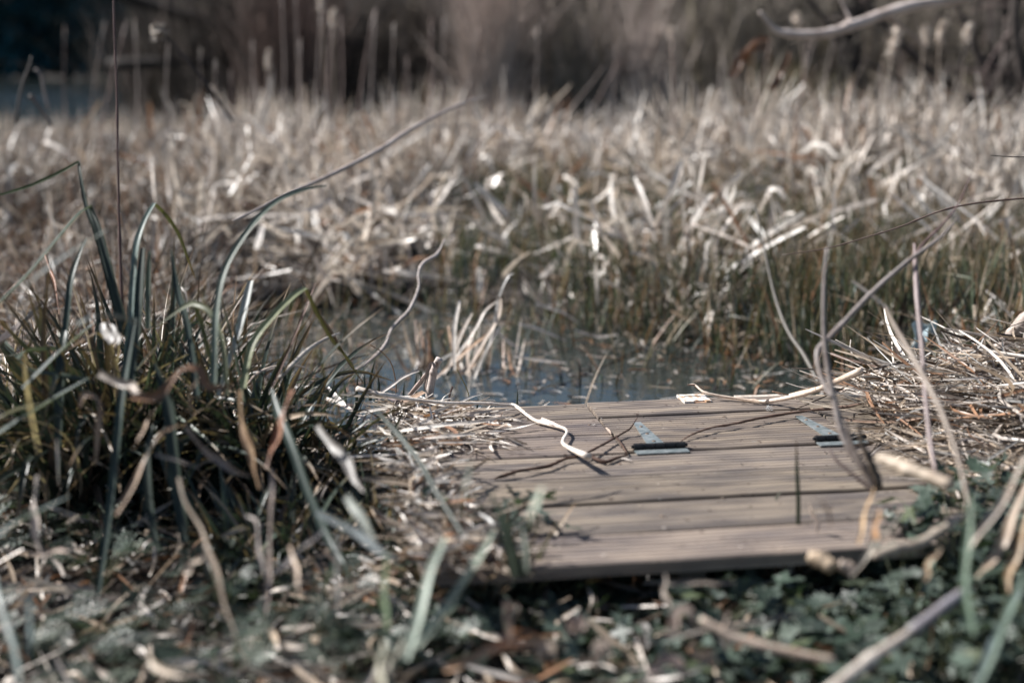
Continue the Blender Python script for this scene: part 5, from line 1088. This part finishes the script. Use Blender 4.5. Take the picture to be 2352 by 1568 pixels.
# nodding seed head on a dark curved stem
bs = Q(520, 260, 5.6); sh = empty('seed_head_plant', bs, 'dark curved stem with a nodding round seed head at the upper left', 'seed head')
m = MB(); m.tube([Q(535, 280, 5.6), Q(480, 200, 5.6), Q(430, 140, 5.6), Q(395, 100, 5.6), Q(375, 82, 5.6)], [.005, .0055, .005, .005, .004], (.07, .055, .05), seg=6); m.build('stalk', M_BARK, sh, smooth=True)
m = MB(); m.tube([Q(378, 90, 5.6), Q(368, 80, 5.6), Q(360, 70, 5.58), Q(352, 55, 5.57)], [.006, .020, .024, .010], (.30, .25, .2), seg=10, rough=.25)
for q in range(40):
    p = Q(362 + rng.normal(0, 6), 72 + rng.normal(0, 8), 5.58); d = rng.normal(0, 1, 3); d /= np.linalg.norm(d); m.ribbon([p, p + d * .02, p + d * .034], [.006, .006, .001], (.45, .38, .32), sub=1)
m.build('seed_head', M_STEM, sh)
stem('thin_stalk', 'dark thin leaning stem at the far left over the lake', 'stem', [(35, 280), (50, 200), (68, 150), (72, 130)], (5.6, 5.6), [.006, .006, .005, .003], (.08, .07, .065))
stem('thin_stalk', 'dark stem with a drooping seed head at the far left', 'stem', [(120, 290), (85, 240), (70, 220)], (5.6, 5.6), [.006, .007, .012], (.16, .13, .11))
stem('thin_stalk', 'pale thin stem curving over the lake at the left', 'stem', [(110, 250), (100, 200), (92, 170), (80, 160)], (6, 6), [.006, .006, .006, .004], (.28, .25, .24))

# ================================================================== BARE SHRUB AND BRANCH, UPPER RIGHT
rb = P(2250, 330, 0) * [1, 1, 0]; rb = Q(2240, 330, 8.3)
bt = empty('bare_shrub', rb, 'dark bare tangled shrub at the upper right behind the cattails', 'shrub')
def twigs(p, d, L, r, depth, mb, col):
    n = 4; pts = [p]; dd = d / np.linalg.norm(d)
    for i in range(n):
        dd = dd + rng.normal(0, .16, 3); dd /= np.linalg.norm(dd); pts.append(pts[-1] + dd * L / n)
    mb.tube(pts, list(np.linspace(r, r * .6, n + 1)), col, seg=5 if r < .015 else 8, sub=2, rough=.06)
    if depth <= 0: return
    for c in range(rng.integers(2, 5)):
        q = pts[rng.integers(1, n + 1)]; nd = dd + rng.normal(0, .65, 3); twigs(q, nd, L * rng.uniform(.5, .8), r * .55, depth - 1, mb, col)
for (pl, r0, r1, k) in [([(2300, 330), (2230, 230), (2130, 160), (2060, 90), (2000, 20), (1960, -60)], .030, .020, 8.6), ([(2330, 330), (2280, 230), (2240, 120), (2180, -40)], .028, .018, 8.8), ([(2340, 330), (2345, 200), (2330, 60), (2340, -80)], .035, .028, 8.4),
                        ([(2150, 330), (2110, 240), (2060, 180), (1980, 140), (1920, 110)], .018, .008, 8.9), ([(2380, 300), (2300, 190), (2330, 120), (2390, 20)], .03, .02, 8.9), ([(2250, 330), (2200, 180), (2240, 60), (2260, -60)], .016, .01, 8.5), ([(1930, 100), (1890, 40), (1850, -10), (1820, -60)], .016, .012, 8.0)]:
    m = MB(); pts = [Q(u, v, k) for u, v in pl]; m.tube(pts, list(np.linspace(r0, r1, len(pl))), (.055, .045, .04), seg=8, rough=.08)
    for q in range(4):
        i = rng.integers(1, len(pts)); twigs(pts[i], rng.normal(0, 1, 3) * [1, .5, .6] + [0, 0, .3], rng.uniform(.25, .5), r1 * .45, 2, m, (.075, .06, .052) if rng.random() < .6 else (.16, .12, .11))
    m.build('branch', M_BARK, bt, smooth=True)
m = MB(); BR = [(1745, 28), (1762, 50), (1785, 72), (1830, 80), (1900, 76), (1960, 58), (2020, 36), (2090, 14), (2160, 2), (2230, -8)]
m.tube([Q(u, v, 6.6 + .03 * i) for i, (u, v) in enumerate(BR)], [.008, .012, .016, .021, .024, .025, .027, .028, .028, .026], (.62, .55, .52), seg=10, rough=.07, nodes=(.3, .55))
m.tube([Q(2035, 30, 6.85), Q(2060, 55, 6.9), Q(2100, 85, 7.0), Q(2130, 120, 7.0)], [.015, .010, .006, .003], (.4, .34, .32), seg=7, rough=.1)
m.tube([Q(1960, 58, 6.78), Q(1940, 20, 6.8), Q(1925, -10, 6.8)], [.010, .006, .004], (.4, .35, .33), seg=7, rough=.1)
one('dead_branch', 'bleached curved dead branch reaching in at the upper right', 'branch', m, M_STEM)

# ================================================================== FAR BANK: BUSHES, TREES, REEDS
def bush(u, k, h, spread, n, cols, label, group=None, W=(.01, .03), name='bare_bush', tilt=.35, K=6, cat='bush', z0=None):
    x = (u - 1176) / F * k; y = k * math.cos(PITCH)
    base = np.array([x, y, float(ground(x, y)) if z0 is None else z0]); base[2] = max(base[2], WATER)
    bx = base + np.stack([rng.normal(0, spread * .4, n), rng.normal(0, spread * .4, n), rng.uniform(-.05, .1, n)], 1)
    o = blade_obj(name, (bx, rng.uniform(0, 6.28, n), np.abs(rng.normal(0, tilt, n)), rng.uniform(-.1, .9, n), h * rng.uniform(.35, 1.05, n), rng.uniform(*W, n)), pal(n, *cols, jit=.25), M_BARK, K=K, fold=.4,
                  azw=rng.normal(0, .8, n), kpos=rng.uniform(.2, .8, n), kink=rng.normal(0, .4, n), origin=base)
    return tag(o, label, cat, group)
DKB = ([(0.112, 0.094, 0.081), (0.182, 0.145, 0.123), (0.266, 0.217, 0.189), (0.063, 0.055, 0.049)], [.4, .3, .15, .15])
MDB = ([(0.280, 0.239, 0.203), (0.420, 0.362, 0.304), (0.140, 0.123, 0.102), (0.308, 0.275, 0.189)], [.35, .25, .25, .15])
PKB = ([(.66, .56, .50), (.56, .46, .41), (.36, .29, .25)], [.5, .3, .2])
RDB = ([(.20, .135, .115), (.13, .095, .08), (.28, .21, .18)], [.4, .35, .25])
ORD = 'first second third fourth fifth sixth seventh eighth ninth tenth eleventh twelfth thirteenth fourteenth fifteenth sixteenth seventeenth eighteenth nineteenth'.split()
for bi, u in enumerate(np.linspace(420, 2450, 19)):
    bush(u + rng.normal(0, 18), rng.uniform(20, 26), rng.uniform(2.7, 3.5), 1.3, 900, DKB if rng.random() < .4 else MDB, 'brown leafless bush in the far thicket, %s from the left' % ORD[bi], 'leafless bushes in the far thicket')
for u, h, sp, cols, lab in [(1130, 2.9, .35, PKB, 'pale pinkish clump of tall dry reeds at the top centre'), (680, 2.6, .45, RDB, 'reddish brown twiggy bush left of the top centre'), (1440, 2.4, .6, PKB, 'pale tan twiggy bush right of the top centre'), (1330, 2.2, .4, MDB, 'brown bush beside the pale tan one')]:
    bush(u, 17.0, h, sp, 800 if u < 1200 else 420, cols, lab, W=(.008, .02), name='reed_clump' if cols is PKB and u < 1200 else 'twiggy_bush', tilt=.12)
bush(1780, 15.5, 1.2, .5, 260, ([(.16, .14, .05), (.12, .10, .05), (.2, .12, .06)], [.4, .3, .3]), 'low olive bush behind the hanging rusty leaves', name='olive_bush')
# leaning trunks and boughs low over the far bank
for (pl, k, r_, lab) in [([(230, -30), (400, 30), (620, 85), (860, 110)], 19.5, .10, 'dark bough slanting across the top left, upper of two'), ([(250, 150), (420, 145), (600, 150), (760, 175)], 19.5, .09, 'dark bough low over the far bank, lower of two'),
                         ([(700, -60), (760, 60), (780, 220)], 21, .16, 'dark leaning trunk behind the reddish bush'), ([(1250, -80), (1200, 40), (1170, 220)], 22, .15, 'dark trunk behind the pinkish reed clump'), ([(1570, -60), (1600, 80), (1590, 230)], 21, .14, 'dark trunk right of the pale tan bush'),
                         ([(1990, -60), (1950, 80), (1960, 240)], 20, .2, 'thick dark trunk behind the cattails'), ([(2280, -60), (2300, 80), (2290, 240)], 19, .22, 'thick dark trunk at the upper right corner')]:
    m = MB(); m.tube([Q(u, v, k) for u, v in pl], [r_, r_ * 1.0, r_ * 1.1, r_ * .9][:len(pl)], (.032, .026, .023), seg=10, rough=.1)
    for q in range(5):
        i = rng.integers(0, len(pl)); twigs(Q(*pl[i], k), rng.normal(0, 1, 3) * [1, .4, 1], 1.0, r_ * .25, 2, m, (.05, .042, .036))
    one('leaning_tree', lab, 'trunk', m, M_BARK)
# evergreens on the far shore, left; distance haze put into the blue crown colours
M_NEEDLE = plant_mat('needles', .6, .1, .3, 3, .3)
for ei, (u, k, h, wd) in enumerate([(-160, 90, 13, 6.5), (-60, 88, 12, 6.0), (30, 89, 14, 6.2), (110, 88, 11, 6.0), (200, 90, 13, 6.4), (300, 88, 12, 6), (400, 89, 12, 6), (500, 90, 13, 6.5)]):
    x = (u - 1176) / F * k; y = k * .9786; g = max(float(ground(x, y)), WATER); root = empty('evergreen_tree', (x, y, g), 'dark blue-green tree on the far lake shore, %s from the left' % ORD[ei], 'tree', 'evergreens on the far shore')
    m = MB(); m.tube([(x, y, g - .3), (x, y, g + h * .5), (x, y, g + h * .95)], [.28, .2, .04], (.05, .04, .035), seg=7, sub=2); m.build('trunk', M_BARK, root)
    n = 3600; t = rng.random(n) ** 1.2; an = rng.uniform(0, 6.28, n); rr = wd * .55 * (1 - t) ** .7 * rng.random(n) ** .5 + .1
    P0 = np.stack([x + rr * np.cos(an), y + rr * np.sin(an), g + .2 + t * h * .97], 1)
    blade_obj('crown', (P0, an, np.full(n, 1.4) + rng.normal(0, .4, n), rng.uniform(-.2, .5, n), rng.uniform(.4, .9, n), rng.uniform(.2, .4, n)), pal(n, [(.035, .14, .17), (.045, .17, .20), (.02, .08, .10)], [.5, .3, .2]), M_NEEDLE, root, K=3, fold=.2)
# pale reeds along the lake margin at the left
x, y, u = sample_ground(5200, -150, 620, 11.2, 12.6); n = len(x)
tag(blade_obj('lake_reeds', (np.stack([x, y, np.maximum(ground(x, y), -.3)], 1), rng.uniform(0, 6.28, n), np.abs(rng.normal(0, .2, n)), rng.uniform(0, .5, n), rng.uniform(.12, .42, n), rng.uniform(.004, .010, n)),
    pal(n, *STRAWCOL), M_STRAW, K=5, kpos=rng.uniform(.4, .8, n), kink=np.where(rng.random(n) < .3, 1.3, 0)), kind='stuff', label='thinner reeds at the lake margin behind the marsh at the left')


# ================================================================== LABELS OF THE LOOK-ALIKES: BY WHAT THEY STAND NEXT TO, THEN COUNTED
MARKS = [(60, 1150, 'by the left edge under the sedge'), (420, 1230, 'right in front of the big tussock'), (620, 1330, 'at the foot of the upright pinkish stalk'), (180, 1360, 'among the chopped straw lower left'),
         (520, 1420, 'below the crooked grey-brown stalk'), (60, 1520, 'in the bottom left corner'), (880, 1500, 'beside the two pale cut stalks'), (820, 1230, 'under the blue-grey blades left of the boards'), (750, 1060, 'in the straw left of the boards'),
         (1000, 1330, 'at the front left corner of the boards'), (1180, 1420, 'below the dark grass clump'), (1330, 1340, 'under the front board left of centre'), (1560, 1340, 'under the front board right of centre'), (1420, 1480, 'among brown leaves at the bottom centre'),
         (1600, 1480, 'behind the pale brown twig'), (1800, 1400, 'below the chunky tan leaf piece'), (1880, 1530, 'left of the thick pale reed'), (2080, 1430, 'above the thick pale reed'), (2100, 1250, 'beside the knobbly pale twig'), (2220, 1160, 'beyond the cut length of pale reed'),
         (2300, 1350, 'by the broad tan leaves at the right edge'), (2280, 1530, 'in the bottom right corner')]
KINDS = {'feathery_weed': 'feathery weed', 'leafy_weed': 'lobed-leaf weed'}
bins = {}
for o in list(scene.objects):
    k_ = o.name.split('.')[0]
    if o.parent is None and k_ in KINDS:
        u, v, _k = proj(o.location.x, o.location.y, o.location.z)
        mk = min(MARKS, key=lambda q: (q[0] - u) ** 2 + (q[1] - v) ** 2)[2]
        bins.setdefault((k_, mk), []).append((float(u), o))
for (k_, mk), lst in bins.items():
    lst.sort(key=lambda q: q[0])
    for i_, (_, o) in enumerate(lst):
        o['label'] = KINDS[k_] + ' ' + mk + (', %s from the left' % ordinal(i_) if len(lst) > 1 else '')
def count_off(match, text):
    lst = sorted([o for o in scene.objects if o.parent is None and o.get('label') == match], key=lambda o: float(proj(*o.location)[0]))
    for i_, o in enumerate(lst): o['label'] = text % ordinal(i_)
count_off('curled brown dead leaf on the ground at the bottom centre', 'curled brown dead leaf at the bottom centre, %s from the left')
count_off('short pointed green shoot standing beyond the far edge of the boards', 'pointed green shoot beyond the far edge of the boards, %s from the left')
count_off('pale dead reed leaf lying on the water behind the clump', 'pale dead leaf on the water behind the reed clump, %s from the left')
count_off('sunlit piece of dead reed leaf on the straw left of the bare boards', 'sunlit piece of dead leaf on the straw left of the boards, %s from the left')
count_off('brown piece of dead reed leaf on the straw left of the bare boards', 'brown piece of dead leaf on the straw left of the boards, %s from the left')
count_off('rust-brown dead leaf hanging below the bleached branch', 'rust-brown dead leaf hanging below the bleached branch, %s from the left')
